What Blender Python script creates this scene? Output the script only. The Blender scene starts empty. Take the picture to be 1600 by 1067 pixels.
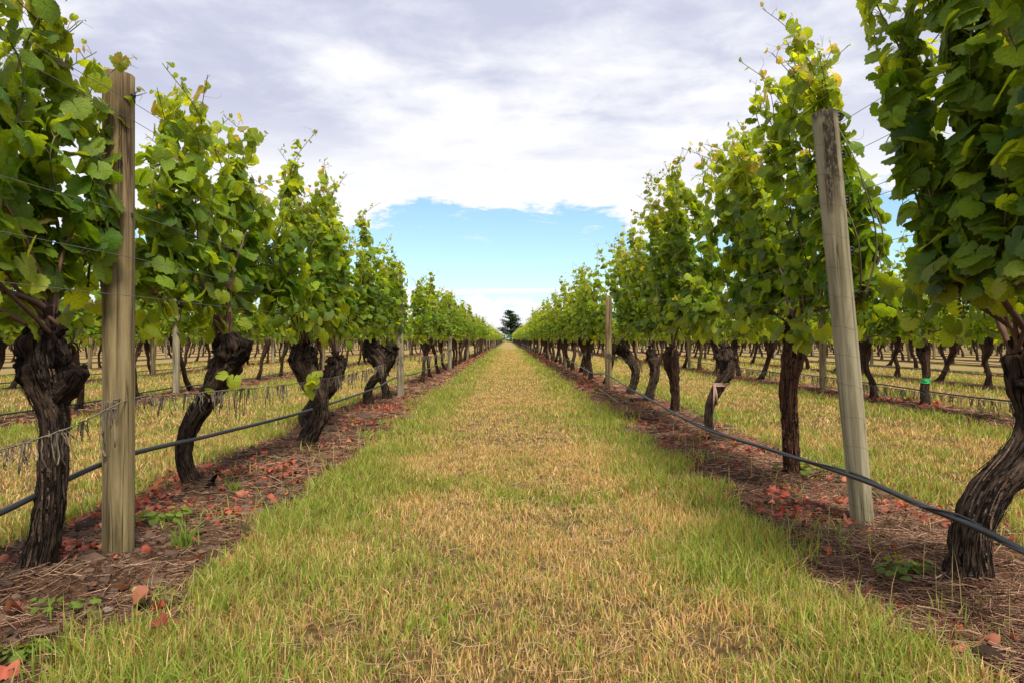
import bpy, math, random
import numpy as np
from mathutils import Vector, noise as mn
C = bpy.context.scene.collection
S = bpy.context.scene
R = math.radians
# ------------------------------------------------------------------ camera, sky, sun
CAMH, F, VX, VY = 0.85, 1067.0, 793.0, 530.0
cam = bpy.data.objects.new('camera', bpy.data.cameras.new('camera')); C.objects.link(cam)
cam.location = (0, 0, CAMH); cam.rotation_euler = (R(90), 0, 0)
cam.data.lens = 24; cam.data.sensor_width = 36; cam.data.clip_end = 6000; cam.data.clip_start = 0.05
cam.data.shift_x = 7/1600; cam.data.shift_y = -3.5/1600
S.camera = cam
S.view_settings.view_transform = 'Standard'; S.view_settings.look = 'None'
S.view_settings.exposure = 0.20; S.view_settings.gamma = 1
SUN_EL, SUN_AZ = 60, 160            # azimuth clockwise from +Y (the lane): the sun stands high, behind the camera
sl = bpy.data.lights.new('sun', 'SUN'); sl.energy = 5.0; sl.angle = R(11); sl.color = (1, .93, .80)
sun = bpy.data.objects.new('sun', sl); C.objects.link(sun)
_d = Vector((math.sin(R(SUN_AZ))*math.cos(R(SUN_EL)), math.cos(R(SUN_AZ))*math.cos(R(SUN_EL)), math.sin(R(SUN_EL))))
sun.rotation_euler = (-_d).to_track_quat('-Z', 'Y').to_euler()

class NT:
    """small node-tree writer"""
    def __init__(s, t): s.t = t; s.n = t.nodes; s.l = t.links
    def put(s, sock, v):
        if v is None: return
        if isinstance(v, bpy.types.NodeSocket): s.l.new(v, sock)
        elif isinstance(v, bpy.types.Node): s.l.new(v.outputs[0], sock)
        else:
            if hasattr(sock.default_value, '__len__') and not hasattr(v, '__len__'): v = [v]*len(sock.default_value)
            if hasattr(sock.default_value, '__len__') and len(sock.default_value) == 4 and len(v) == 3: v = (*v, 1)
            sock.default_value = v
    def m(s, op, a, b=None, c=None, clamp=False):
        n = s.n.new('ShaderNodeMath'); n.operation = op; n.use_clamp = clamp
        s.put(n.inputs[0], a); s.put(n.inputs[1], b)
        if c is not None: s.put(n.inputs[2], c)
        return n.outputs[0]
    def v(s, op, a, b=None):
        n = s.n.new('ShaderNodeVectorMath'); n.operation = op
        s.put(n.inputs[0], a); s.put(n.inputs[1], b); return n.outputs[0]
    def sstep(s, x, a, b, lo=0.0, hi=1.0):
        n = s.n.new('ShaderNodeMapRange'); n.interpolation_type = 'SMOOTHSTEP'
        s.put(n.inputs[0], x)
        for i, q in enumerate((a, b, lo, hi)): s.put(n.inputs[i+1], q)
        return n.outputs[0]
    def noise(s, vec, scale, detail=4, rough=.55, dist=0, out=0):
        n = s.n.new('ShaderNodeTexNoise'); s.put(n.inputs['Vector'], vec)
        n.inputs['Scale'].default_value = scale; n.inputs['Detail'].default_value = detail
        n.inputs['Roughness'].default_value = rough; n.inputs['Distortion'].default_value = dist
        return n.outputs[out]
    def mix(s, f, a, b, mode='MIX'):
        n = s.n.new('ShaderNodeMix'); n.data_type = 'RGBA'; n.blend_type = mode
        s.put(n.inputs[0], f); s.put(n.inputs[6], a); s.put(n.inputs[7], b); return n.outputs[2]
    def comb(s, x, y, z):
        n = s.n.new('ShaderNodeCombineXYZ'); s.put(n.inputs[0], x); s.put(n.inputs[1], y); s.put(n.inputs[2], z); return n.outputs[0]
    def sep(s, v):
        n = s.n.new('ShaderNodeSeparateXYZ'); s.put(n.inputs[0], v); return n.outputs
    def attr(s, name, out='Color'):
        n = s.n.new('ShaderNodeAttribute'); n.attribute_name = name; return n.outputs[out]
    def tc(s, o='Object'): return s.n.new('ShaderNodeTexCoord').outputs[o]
    def bump(s, h, st=.5, d=.01):
        n = s.n.new('ShaderNodeBump'); n.inputs['Strength'].default_value = st; n.inputs['Distance'].default_value = d
        s.put(n.inputs['Height'], h); return n.outputs[0]

w = bpy.data.worlds.new('World'); S.world = w; w.use_nodes = True
n = NT(w.node_tree); n.n.clear()
sky = n.n.new('ShaderNodeTexSky'); sky.sky_type = 'NISHITA'; sky.sun_disc = False
sky.sun_elevation = R(SUN_EL); sky.sun_rotation = R(SUN_AZ); sky.air_density = 1.0; sky.dust_density = .6; sky.ozone_density = 1.6
D = n.tc('Generated'); dx, dy, dz = n.sep(D)
zc = n.m('MAXIMUM', dz, .015)
plane = n.comb(n.m('DIVIDE', dx, n.m('ADD', zc, .10)), n.m('DIVIDE', dy, n.m('ADD', zc, .10)), 0.3)
el = n.m('MULTIPLY', n.m('ARCSINE', dz), 57.2958)
az = n.m('MULTIPLY', n.m('ARCTAN2', dx, dy), 57.2958)
n1 = n.noise(plane, 1.15, 7, .55, .3)
n2 = n.noise(n.v('ADD', plane, (7.3, 2.1, 0)), .55, 5, .5, .2)
n3 = n.noise(n.comb(n.m('MULTIPLY', az, .13), n.m('MULTIPLY', el, .38), 1.7), 1.0, 9, .62, .6)
# the cloud deck ends a little above the horizon
edge = n.m('ADD', el, n.m('MULTIPLY', n.m('SUBTRACT', n3, .5), 7.0))
edge = n.m('ADD', edge, n.m('MULTIPLY', n.m('SUBTRACT', n1, .5), 2.5))
n5 = n.noise(n.comb(n.m('MULTIPLY', az, .5), n.m('MULTIPLY', el, 1.6), 5.1), 1.0, 7, .65, .8); edge = n.m('ADD', edge, n.m('MULTIPLY', n.m('SUBTRACT', n5, .5), 2.6))
# toward the left the deck hangs lower
drop = n.m('ADD', n.sstep(az, -16, -7, 3.2, 0), n.sstep(n.m('ABSOLUTE', n.m('SUBTRACT', az, 15)), 3, 8, 2.6, 0))
deck = n.sstep(n.m('ADD', edge, drop), 10.5, 11.5)
# low cumulus and a thin bar
low = n.noise(n.comb(n.m('MULTIPLY', az, .28), n.m('MULTIPLY', el, .55), 4.2), 1.0, 7, .55, .2)
cum = n.sstep(n.m('SUBTRACT', low, n.m('MULTIPLY', el, .085)), .24, .33)
barn = n.noise(n.comb(n.m('MULTIPLY', az, .10), n.m('MULTIPLY', el, 1.1), 9.2), 1.0, 5, .5)
bar = n.m('MULTIPLY', n.sstep(n.m('ABSOLUTE', n.m('ADD', n.m('SUBTRACT', el, 3.95), n.m('MULTIPLY', n.m('SUBTRACT', barn, .5), .8))), .30, .10), .85)
wisp = n.m('MULTIPLY', n.sstep(n.noise(n.comb(n.m('MULTIPLY', az, .16), n.m('MULTIPLY', el, .9), 2.5), 1.0, 7, .65, .5), .56, .72), n.sstep(el, 7.5, 9.5, 0, .8))
cover = n.m('MAXIMUM', deck, n.m('MAXIMUM', cum, n.m('MAXIMUM', bar, wisp)), clamp=True)
# cloud colour: white tops, lavender grey bodies
n4 = n.noise(n.v('MULTIPLY', n.v('ADD', plane, (3.1, 5.2, 0)), (1.0, 1.5, 1)), 1.7, 7, .52, .3)
body = n.m('ADD', n.m('ADD', n.m('MULTIPLY', n2, .45), n.m('MULTIPLY', n1, .35)), n.m('MULTIPLY', n4, .35))
n6 = n.noise(n.v('ADD', plane, (1.1, 8.2, 0)), 4.5, 8, .62, .4)
shade = n.sstep(n.m('ADD', body, n.m('MULTIPLY', n.m('SUBTRACT', n6, .5), .22)), .41, .62)
shade = n.m('MULTIPLY', shade, n.sstep(el, 11, 19, .15, 1))
ccol = n.mix(shade, (.93, .93, .96), (.53, .555, .70))
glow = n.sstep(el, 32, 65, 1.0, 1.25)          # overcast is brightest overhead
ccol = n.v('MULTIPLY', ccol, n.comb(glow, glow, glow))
blue = n.v('MULTIPLY', n.v('MULTIPLY', sky.outputs[0], (.145, .163, .160)), 1.0)
horizon = n.mix(n.sstep(el, 0, 6), (.68, .86, .93), blue)
blue2 = n.mix(.5, horizon, blue)
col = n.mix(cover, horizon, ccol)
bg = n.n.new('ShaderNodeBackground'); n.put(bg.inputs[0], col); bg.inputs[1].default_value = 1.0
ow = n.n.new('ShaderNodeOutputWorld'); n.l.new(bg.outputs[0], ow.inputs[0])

# ------------------------------------------------------------------ helpers
def P(px, py, Y): return np.array([(px-VX)/F*Y, Y, CAMH-(py-VY)/F*Y])
def up(v): return v/np.maximum(np.linalg.norm(v, axis=-1, keepdims=True), 1e-9)

def _h(ix, iy, s):
    h = (ix*374761393 + iy*668265263 + s*1442695041) & 0xffffffff
    h = ((h ^ (h >> 13))*1274126177) & 0xffffffff
    return ((h ^ (h >> 16)) & 0xffff)/65535.0
def vn(x, y, s=0):
    x = np.asarray(x, float); y = np.asarray(y, float)
    ix = np.floor(x).astype(np.int64); iy = np.floor(y).astype(np.int64); fx = x-ix; fy = y-iy
    fx = fx*fx*(3-2*fx); fy = fy*fy*(3-2*fy)
    a = _h(ix, iy, s); b = _h(ix+1, iy, s); c = _h(ix, iy+1, s); d = _h(ix+1, iy+1, s)
    return (a*(1-fx)+b*fx)*(1-fy)+(c*(1-fx)+d*fx)*fy
def fbm(x, y, s=0, o=4):
    t = 0; a = .5; q = 0
    for i in range(o):
        t = t + a*vn(x*2**i, y*2**i, s+i*7); q += a; a *= .55
    return t/q

LROWS = [-1.60, -5.0] + [-5.0-3.4*i for i in range(1, 28)]
RROWS = [1.72, 5.2] + [5.2+3.4*i for i in range(1, 28)]
ROWX = np.array(sorted(LROWS+RROWS))
def rowdist(x): return np.min(np.abs(np.asarray(x)[..., None]-ROWX), axis=-1)
BASES = [(-1.60, 2.32), (-1.64, 3.70), (-1.53, 5.18), (1.54, 2.25), (1.69, 4.03), (1.73, 5.67), (1.77, 7.26), (-1.67, 8.3)]
def soilmask(x, y):
    d = rowdist(x+np.where((np.asarray(x) > 0) & (np.asarray(x) < 3.4), .08, 0)) + (fbm(x*2.2, np.asarray(y)*1.3, 5)-.5)*.36 + (fbm(np.asarray(x)*7, np.asarray(y)*5, 6, 3)-.5)*.34
    return np.clip((.55-d)/.16, 0, 1)
def gh(x, y):
    x = np.asarray(x, float); y = np.asarray(y, float)
    s = soilmask(x, y); far = np.clip((30-y)/20, 0, 1)
    d = rowdist(x)
    b = .035*np.exp(-(d/.33)**2)
    r = (fbm(x*3, y*3, 1, 3)-.5)*.035 + s*((fbm(x*9, y*9, 2, 3)-.5)*.055 + (fbm(x*28, y*28, 3, 2)-.5)*.018)
    for bx, by in BASES: r = r+.045*np.exp(-((x-bx)**2+(y-by)**2)/.022)
    return b+r*far-.012

class MB:
    """collects triangles with a colour and a texture vector per vertex, builds ONE mesh"""
    def __init__(s): s.V = []; s.Fc = []; s.Co = []; s.T = []; s.nv = 0
    def add(s, v, f, col=(1, 1, 1), tex=None):
        v = np.asarray(v, np.float32).reshape(-1, 3); f = np.asarray(f, np.int64).reshape(-1, 3)
        col = np.asarray(col, np.float32)
        if col.ndim == 1: col = np.tile(col, (len(v), 1))
        if tex is None: tex = np.zeros((len(v), 3), np.float32)
        s.V.append(v); s.Fc.append(f+s.nv); s.Co.append(col[:, :3]); s.T.append(np.asarray(tex, np.float32)); s.nv += len(v)
    def mesh(s, name, mat, smooth=True):
        me = bpy.data.meshes.new(name)
        if s.nv == 0: return me
        V = np.concatenate(s.V); Fa = np.concatenate(s.Fc); Co = np.concatenate(s.Co); T = np.concatenate(s.T)
        me.vertices.add(len(V)); me.vertices.foreach_set('co', V.ravel())
        me.loops.add(len(Fa)*3); me.loops.foreach_set('vertex_index', Fa.ravel().astype(np.int32))
        me.polygons.add(len(Fa)); me.polygons.foreach_set('loop_start', np.arange(0, len(Fa)*3, 3, dtype=np.int32))
        me.polygons.foreach_set('use_smooth', np.full(len(Fa), smooth))
        a = me.attributes.new('col', 'FLOAT_COLOR', 'POINT')
        a.data.foreach_set('color', np.concatenate([Co, np.ones((len(Co), 1), np.float32)], 1).ravel())
        b = me.attributes.new('tex', 'FLOAT_VECTOR', 'POINT'); b.data.foreach_set('vector', T.ravel())
        me.update(calc_edges=True); me.validate()
        me.materials.append(mat); return me
    def build(s, name, mat, parent=None, loc=None, smooth=True, **tags):
        return link(name, s.mesh(name, mat, smooth), parent, loc, **tags)
def link(name, me, parent=None, loc=None, label=None, cat=None, group=None, kind=None):
    o = bpy.data.objects.new(name, me); C.objects.link(o)
    if parent: o.parent = parent
    if loc is not None: o.location = loc
    tag(o, label, cat, group, kind); return o
def tag(o, label=None, cat=None, group=None, kind=None):
    for k, v in (('label', label), ('category', cat), ('group', group), ('kind', kind)):
        if v: o[k] = v

def tube(mb, pts, rad, seg=6, col=(1, 1, 1), caps=True):
    pts = np.asarray(pts, float); N = len(pts); rad = np.broadcast_to(np.asarray(rad, float), (N,))
    t = up(np.gradient(pts, axis=0))
    ref = np.array([1., 0, 0]) if abs(t[0][0]) < .8 else np.array([0, 1., 0])
    u = np.empty_like(pts); u[0] = up(ref-t[0]*np.dot(ref, t[0]))
    for i in range(1, N): u[i] = up(u[i-1]-t[i]*np.dot(u[i-1], t[i]))
    w_ = np.cross(t, u); a = np.linspace(0, 2*math.pi, seg, endpoint=False)
    V = pts[:, None]+rad[:, None, None]*(np.cos(a)[None, :, None]*u[:, None]+np.sin(a)[None, :, None]*w_[:, None])
    i = np.arange(N-1)[:, None]*seg; j = np.arange(seg)[None]; k = (j+1) % seg
    q = np.stack([i+j, i+k, i+seg+k, i+seg+j], -1).reshape(-1, 4)
    f = np.concatenate([q[:, [0, 1, 2]], q[:, [0, 2, 3]]])
    V = V.reshape(-1, 3)
    L = np.concatenate([[0], np.cumsum(np.linalg.norm(np.diff(pts, axis=0), axis=1))])
    tex = np.stack([np.tile(np.cos(a), N), np.tile(np.sin(a), N), np.repeat(L, seg)], 1)
    if caps:
        c = np.array([pts[0], pts[-1]]); b = N*seg
        f = np.concatenate([f, [[b, (x+1) % seg, x] for x in range(seg)], [[b+1, b-seg+x, b-seg+(x+1) % seg] for x in range(seg)]])
        V = np.concatenate([V, c]); tex = np.concatenate([tex, [[0, 0, 0], [0, 0, L[-1]]]])
    mb.add(V, f, col, tex)
def smooth_path(pts, n_):
    pts = np.asarray(pts, float); m = len(pts); out = []
    for t in np.linspace(0, m-1, n_):
        i = min(int(t), m-2); f = t-i
        p0 = pts[max(i-1, 0)]; p1 = pts[i]; p2 = pts[i+1]; p3 = pts[min(i+2, m-1)]
        out.append(.5*((2*p1)+(-p0+p2)*f+(2*p0-5*p1+4*p2-p3)*f*f+(-p0+3*p1-3*p2+p3)*f**3))
    return np.array(out)
def ico(sub=1):
    me = bpy.data.meshes.new('t'); import bmesh
    b = bmesh.new(); bmesh.ops.create_icosphere(b, subdivisions=sub, radius=1); bmesh.ops.triangulate(b, faces=b.faces); b.to_mesh(me); b.free()
    V = np.array([v.co[:] for v in me.vertices]); Fa = np.array([p.vertices[:] for p in me.polygons]); bpy.data.meshes.remove(me); return V, Fa
ICO1, ICO2, ICO3 = ico(1), ico(2), ico(3)

# ------------------------------------------------------------------ materials
def mat(name):
    m = bpy.data.materials.new(name); m.use_nodes = True; t = NT(m.node_tree); t.n.clear()
    o = t.n.new('ShaderNodeOutputMaterial'); b = t.n.new('ShaderNodeBsdfPrincipled'); t.l.new(b.outputs[0], o.inputs[0])
    t.b = b; t.o = o; return m, t
def leafmat(name, veins=True, trans=.47, rough=.48, spec=.25):
    m, t = mat(name); c = t.attr('col')
    if veins:
        u, v, s_ = t.sep(t.attr('tex', 'Vector'))
        r = t.m('SQRT', t.m('ADD', t.m('MULTIPLY', u, u), t.m('MULTIPLY', v, v)))
        a = t.m('ABSOLUTE', t.m('ARCTAN2', u, v))
        d = t.m('MINIMUM', a, t.m('MINIMUM', t.m('ABSOLUTE', t.m('SUBTRACT', a, .85)), t.m('ABSOLUTE', t.m('SUBTRACT', a, 1.75))))
        d = t.m('MULTIPLY', d, r)
        vein = t.sstep(d, .012, .045, 1, 0)
        nz = t.noise(t.attr('tex', 'Vector'), 7, 4, .6)
        c = t.mix(t.m('MULTIPLY', vein, .30), c, t.v('ADD', t.v('MULTIPLY', c, (1.5, 1.35, 1.4)), (.02, .03, .008)))
        c = t.v('MULTIPLY', c, t.comb(*[t.sstep(nz, .3, .7, .82, 1.18)]*3))
        eb = t.m('MULTIPLY', t.sstep(t.m('ADD', r, t.m('MULTIPLY', t.m('SUBTRACT', nz, .5), 1.1)), .88, .98), t.sstep(s_, 6.4, 7.4, 0, .8)); c = t.mix(eb, c, (.22, .13, .045))
        sp = t.m('MULTIPLY', t.sstep(t.noise(t.attr('tex', 'Vector'), 9, 3, .6), .66, .72), t.sstep(s_, 4.5, 5.0, 0, .5)); c = t.mix(sp, c, (.20, .17, .05))
        t.put(t.b.inputs['Normal'], t.bump(t.m('ADD', t.m('MULTIPLY', vein, -.6), t.m('MULTIPLY', t.noise(t.attr('tex', 'Vector'), 14, 3), .8)), .55, .004))
    g = t.n.new('ShaderNodeNewGeometry')
    cf = t.mix(g.outputs['Backfacing'], c, t.v('ADD', t.v('MULTIPLY', c, (1.2, 1.1, 1.1)), (.015, .02, .006)))
    t.put(t.b.inputs['Base Color'], cf); t.b.inputs['Roughness'].default_value = rough
    t.b.inputs['Specular IOR Level'].default_value = spec
    tr = t.n.new('ShaderNodeBsdfTranslucent'); t.put(tr.inputs[0], t.v('MULTIPLY', c, (3.3, 2.5, .8)))
    mx = t.n.new('ShaderNodeMixShader'); mx.inputs[0].default_value = trans
    t.l.new(t.b.outputs[0], mx.inputs[1]); t.l.new(tr.outputs[0], mx.inputs[2]); t.l.new(mx.outputs[0], t.o.inputs[0])
    return m
M = {}
M['leaf'] = leafmat('vine_leaf'); M['leaf_far'] = leafmat('vine_leaf_far', False)
M['grass'] = leafmat('grass_blade', False, .25, .6, .2)
M['dead'] = leafmat('dry_leaf', False, .12, .7, .2)
m, t = mat('bark'); M['bark'] = m
tx = t.attr('tex', 'Vector'); warp = t.v('ADD', tx, t.v('MULTIPLY', t.v('SUBTRACT', t.noise(tx, 4, 3, out=1), (.5, .5, .5)), (.5, .5, .12)))
strip = t.noise(t.v('MULTIPLY', warp, (5, 5, 7)), 1, 6, .72); flake = t.noise(t.v('MULTIPLY', warp, (7, 7, 38)), 1, 5, .75)
crk = t.sstep(t.m('ABSOLUTE', t.m('SUBTRACT', t.noise(t.v('MULTIPLY', warp, (4.5, 4.5, 4)), 1, 3, .6), .5)), .0, .05)
h = t.m('ADD', t.m('ADD', t.m('MULTIPLY', strip, .6), t.m('MULTIPLY', flake, .35)), t.m('MULTIPLY', crk, .25))
c = t.mix(t.sstep(h, .52, .92), (.010, .0068, .005), (.165, .108, .075)); c = t.mix(t.m('MULTIPLY', t.sstep(flake, .56, .70), t.sstep(strip, .48, .62)), c, (.28, .215, .17))
t.put(t.b.inputs['Base Color'], t.v('MULTIPLY', c, t.attr('col'))); t.b.inputs['Roughness'].default_value = .92; t.b.inputs['Specular IOR Level'].default_value = .12
t.put(t.b.inputs['Normal'], t.bump(h, 1, .035))
m, t = mat('cane'); M['cane'] = m
t.put(t.b.inputs['Base Color'], t.v('MULTIPLY', t.attr('col'), t.mix(t.noise(t.tc(), 60, 3), (.6, .6, .6), (1.3, 1.3, 1.3)))); t.b.inputs['Roughness'].default_value = .6
def woodmat(name, dark, light, stain=0, rings=False, top=None):
    m, t = mat(name); o = t.tc(); x, y, z = t.sep(o)
    st = t.v('MULTIPLY', o, (38, 38, 1.6)); g = t.noise(st, 1, 6, .65, .6)
    crack = t.noise(t.v('MULTIPLY', o, (22, 22, .55)), 1, 3, .5, .8); ck = t.sstep(t.m('ABSOLUTE', t.m('SUBTRACT', crack, .5)), .004, .016, 1, 0)
    ck = t.m('MULTIPLY', ck, t.sstep(t.noise(t.v('MULTIPLY', o, (5, 5, 1.5)), 1, 2), .42, .58))
    c = t.mix(t.sstep(g, .32, .68), dark, light)
    blot = t.noise(t.v('MULTIPLY', o, (4, 4, 2)), 1, 5, .6)
    c = t.mix(t.sstep(blot, .38, .68, 0, .55), c, t.v('MULTIPLY', c, (.58, .60, .48)))
    if top: c = t.mix(t.sstep(z, .7, 1.5), c, t.v('MULTIPLY', c, top))
    if rings:
        rg = t.m('FRACT', t.m('ADD', t.m('MULTIPLY', z, 7.3), t.m('ADD', t.m('MULTIPLY', x, 2.2), t.m('MULTIPLY', blot, .8))))
        rm = t.sstep(rg, .0, .05, 1, 0); c = t.mix(t.m('MULTIPLY', rm, .40), c, (.07, .06, .045))
        kn = t.n.new('ShaderNodeTexVoronoi'); t.put(kn.inputs['Vector'], t.v('MULTIPLY', o, (9, 9, 5))); kn.inputs['Scale'].default_value = 1
        kd = kn.outputs['Distance']; kr = t.m('MULTIPLY', t.sstep(kd, .22, .05), t.sstep(t.m('SINE', t.m('MULTIPLY', kd, 90)), -.5, .9, .2, 1))
        c = t.mix(t.m('MULTIPLY', kr, .55), c, (.075, .055, .035))
    if stain:
        sx = t.m('ABSOLUTE', t.m('ADD', t.m('ADD', x, .01), t.m('MULTIPLY', t.m('SUBTRACT', g, .5), .07)))
        sm = t.m('MULTIPLY', t.sstep(sx, .024, .012, 0, 1) if False else t.sstep(sx, .016, .034, 1, 0), t.sstep(t.m('ADD', z, t.m('MULTIPLY', t.m('SUBTRACT', g, .5), .6)), 1.30, 1.62))
        tm = t.sstep(t.m('ADD', z, t.m('MULTIPLY', t.m('SUBTRACT', g, .5), .10)), 1.82, 1.88)
        sm = t.m('MAXIMUM', sm, tm)
        c = t.mix(t.m('MULTIPLY', sm, t.sstep(t.noise(t.v('MULTIPLY', o, (60, 60, 25)), 1, 4, .7), .62, .45, .55, .96)), c, (.016, .009, .006))
    c = t.mix(t.m('MULTIPLY', ck, .85), c, (.02, .015, .01))
    t.put(t.b.inputs['Base Color'], c); t.b.inputs['Roughness'].default_value = .8; t.b.inputs['Specular IOR Level'].default_value = .2
    t.put(t.b.inputs['Normal'], t.bump(t.m('SUBTRACT', g, t.m('MULTIPLY', ck, 2)), .6, .003)); return m
M['post1'] = woodmat('weathered_post', (.10, .073, .034), (.33, .25, .125), top=(.95, .88, .90))
M['post2'] = woodmat('ringed_post', (.19, .16, .095), (.40, .345, .225), stain=1, rings=True)
def plain(name, c, r=.5, metal=0, spec=.5):
    m, t = mat(name); o = t.tc(); f = t.noise(o, 30, 4)
    t.put(t.b.inputs['Base Color'], t.mix(f, tuple(q*.7 for q in c), tuple(q*1.3 for q in c))); t.b.inputs['Roughness'].default_value = r
    t.b.inputs['Metallic'].default_value = metal; t.b.inputs['Specular IOR Level'].default_value = spec; return m
M['wire'] = plain('galvanised_wire', (.12, .12, .125), .6, .3); M['hose'] = plain('hose_plastic', (.022, .023, .026), .38)
M['clip'] = plain('black_plastic', (.012, .012, .014), .5); M['twine'] = plain('twine', (.17, .14, .10), .95, 0, .1)
M['green_tape'] = plain('green_tape', (.01, .30, .06), .5); M['cloth'] = plain('cloth_tie', (.36, .23, .17), .9, 0, .1)
m, t = mat('vc_rough'); M['rough'] = m
t.put(t.b.inputs['Base Color'], t.v('MULTIPLY', t.attr('col'), t.mix(t.noise(t.tc(), 90, 4, .7), (.45, .45, .45), (1.55, 1.55, 1.55)))); t.b.inputs['Roughness'].default_value = .95; t.b.inputs['Specular IOR Level'].default_value = .08
m, t = mat('ground'); M['ground'] = m
sm, gr, dist = t.sep(t.attr('tex', 'Vector')); o = t.tc()
f1 = t.noise(o, 2.1, 6, .6); f2 = t.noise(o, 24, 6, .75); f3 = t.noise(o, .5, 4); f4 = t.noise(t.v('MULTIPLY', o, (1, .25, 1)), 3.5, 5, .7)
lane = t.mix(t.sstep(f2, .3, .7), (.18, .125, .055), (.38, .27, .115))
grn = t.mix(t.sstep(f2, .3, .7), (.10, .115, .024), (.27, .28, .065))
# near the camera real blades stand on bare thatch, far away the sheet itself is grass
nearc = t.mix(t.sstep(f2, .3, .75), (.07, .045, .02), (.24, .16, .075))
gm = t.sstep(t.m('ADD', gr, t.m('MULTIPLY', t.m('SUBTRACT', t.m('ADD', f1, f4), 1.0), 1.5)), .30, .85)
farc = t.mix(gm, lane, grn); gc = t.mix(t.sstep(dist, 6, 26), nearc, farc)
soil = t.mix(t.sstep(f2, .35, .7), (.020, .011, .007), (.125, .070, .040)); soil = t.mix(t.sstep(f1, .4, .7, 0, .6), soil, (.15, .088, .052))
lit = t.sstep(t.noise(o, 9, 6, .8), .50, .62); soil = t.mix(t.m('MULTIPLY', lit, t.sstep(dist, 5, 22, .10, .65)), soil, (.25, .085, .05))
t.put(t.b.inputs['Base Color'], t.mix(t.sstep(t.m('ADD', sm, t.m('MULTIPLY', t.m('SUBTRACT', f2, .5), .5)), .35, .65), gc, soil))
t.b.inputs['Roughness'].default_value = 1; t.b.inputs['Specular IOR Level'].default_value = .05
t.put(t.b.inputs['Normal'], t.bump(t.m('ADD', f2, t.m('MULTIPLY', t.noise(o, 75, 5, .7), .5)), .9, .03))

# ------------------------------------------------------------------ ground, one sheet to the horizon
def greenness(x, y):
    """0 dry centre of a lane, 1 green margin"""
    d = rowdist(x); q = np.clip((1.28-d)/.62, 0, 1)
    near = np.where((x > -1.6) & (x < 1.72), 1, .6)
    return np.clip(q*near+(fbm(x*1.4, y*.8, 11)-.5)*.75, 0, 1)
xs = np.concatenate([-np.geomspace(2500, 101, 24), np.arange(-100, -30, .85), np.arange(-30, -6.6, .2125), np.arange(-6.6, -2.6, .07), np.arange(-2.6, 3.2, .024), np.arange(3.2, 7.5, .07), np.arange(7.5, 30, .2125), np.arange(30, 100, .85), np.geomspace(101, 2500, 24)])
ys = np.concatenate([[-60, -20, -6, -2, 0, .8], np.arange(1.3, 6, .026), np.arange(6, 14, .07), np.arange(14, 40, .35), np.arange(40, 240, 4), np.geomspace(245, 5000, 26)])
X, Yg = np.meshgrid(xs, ys); Z = gh(X, Yg); Z[np.abs(X) > 100] = -.012; Z[Yg > 230] = -.012
V = np.stack([X, Yg, Z], -1).reshape(-1, 3); nx = len(xs); ny = len(ys)
i = np.arange(ny-1)[:, None]*nx; j = np.arange(nx-1)[None]
q = np.stack([i+j, i+j+1, i+nx+j+1, i+nx+j], -1).reshape(-1, 4); f = np.concatenate([q[:, [0, 1, 2]], q[:, [0, 2, 3]]])
sm_ = soilmask(X, Yg); sm_[(np.abs(X) > 100) | (Yg > 225)] = 0
mb = MB(); mb.add(V, f, (1, 1, 1), np.stack([sm_.ravel(), greenness(X, Yg).ravel(), np.hypot(X, Yg).ravel()], 1))
mb.build('ground', M['ground'], kind='structure')

# ------------------------------------------------------------------ grass, litter
def blades(rng, x, y, hgt, wid, col, lean=.55):
    n_ = len(x); z = gh(x, y)-.006; a = rng.uniform(0, 2*math.pi, n_); fa = rng.uniform(0, 2*math.pi, n_)
    ln = np.abs(rng.normal(0, lean, n_)); d = np.stack([np.cos(a), np.sin(a), 0*a], 1)*(ln*hgt)[:, None]
    s = np.stack([np.cos(fa), np.sin(fa), 0*a], 1)*wid[:, None]*.5
    b = np.stack([x, y, z], 1); upv = np.zeros((n_, 3)); upv[:, 2] = hgt/np.sqrt(1+ln*ln*.8)
    mid = b+upv*.55+d*.35; tip = b+upv+d*1.15
    V = np.stack([b-s, b+s, mid+s*.8, mid-s*.8, tip], 1)
    k = np.arange(n_)[:, None, None]*5; f = (np.array([[0, 1, 2], [0, 2, 3], [3, 2, 4]])[None]+k).reshape(-1, 3)
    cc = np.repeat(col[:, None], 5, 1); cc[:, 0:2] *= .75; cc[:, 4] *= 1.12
    return V.reshape(-1, 3), f, cc.reshape(-1, 3)
rng = np.random.default_rng(3)
GREEN = np.array([.235, .28, .048]); LUSH = np.array([.12, .22, .025]); TAN = np.array([.43, .30, .13]); STRAW = np.array([.60, .45, .23])
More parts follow.
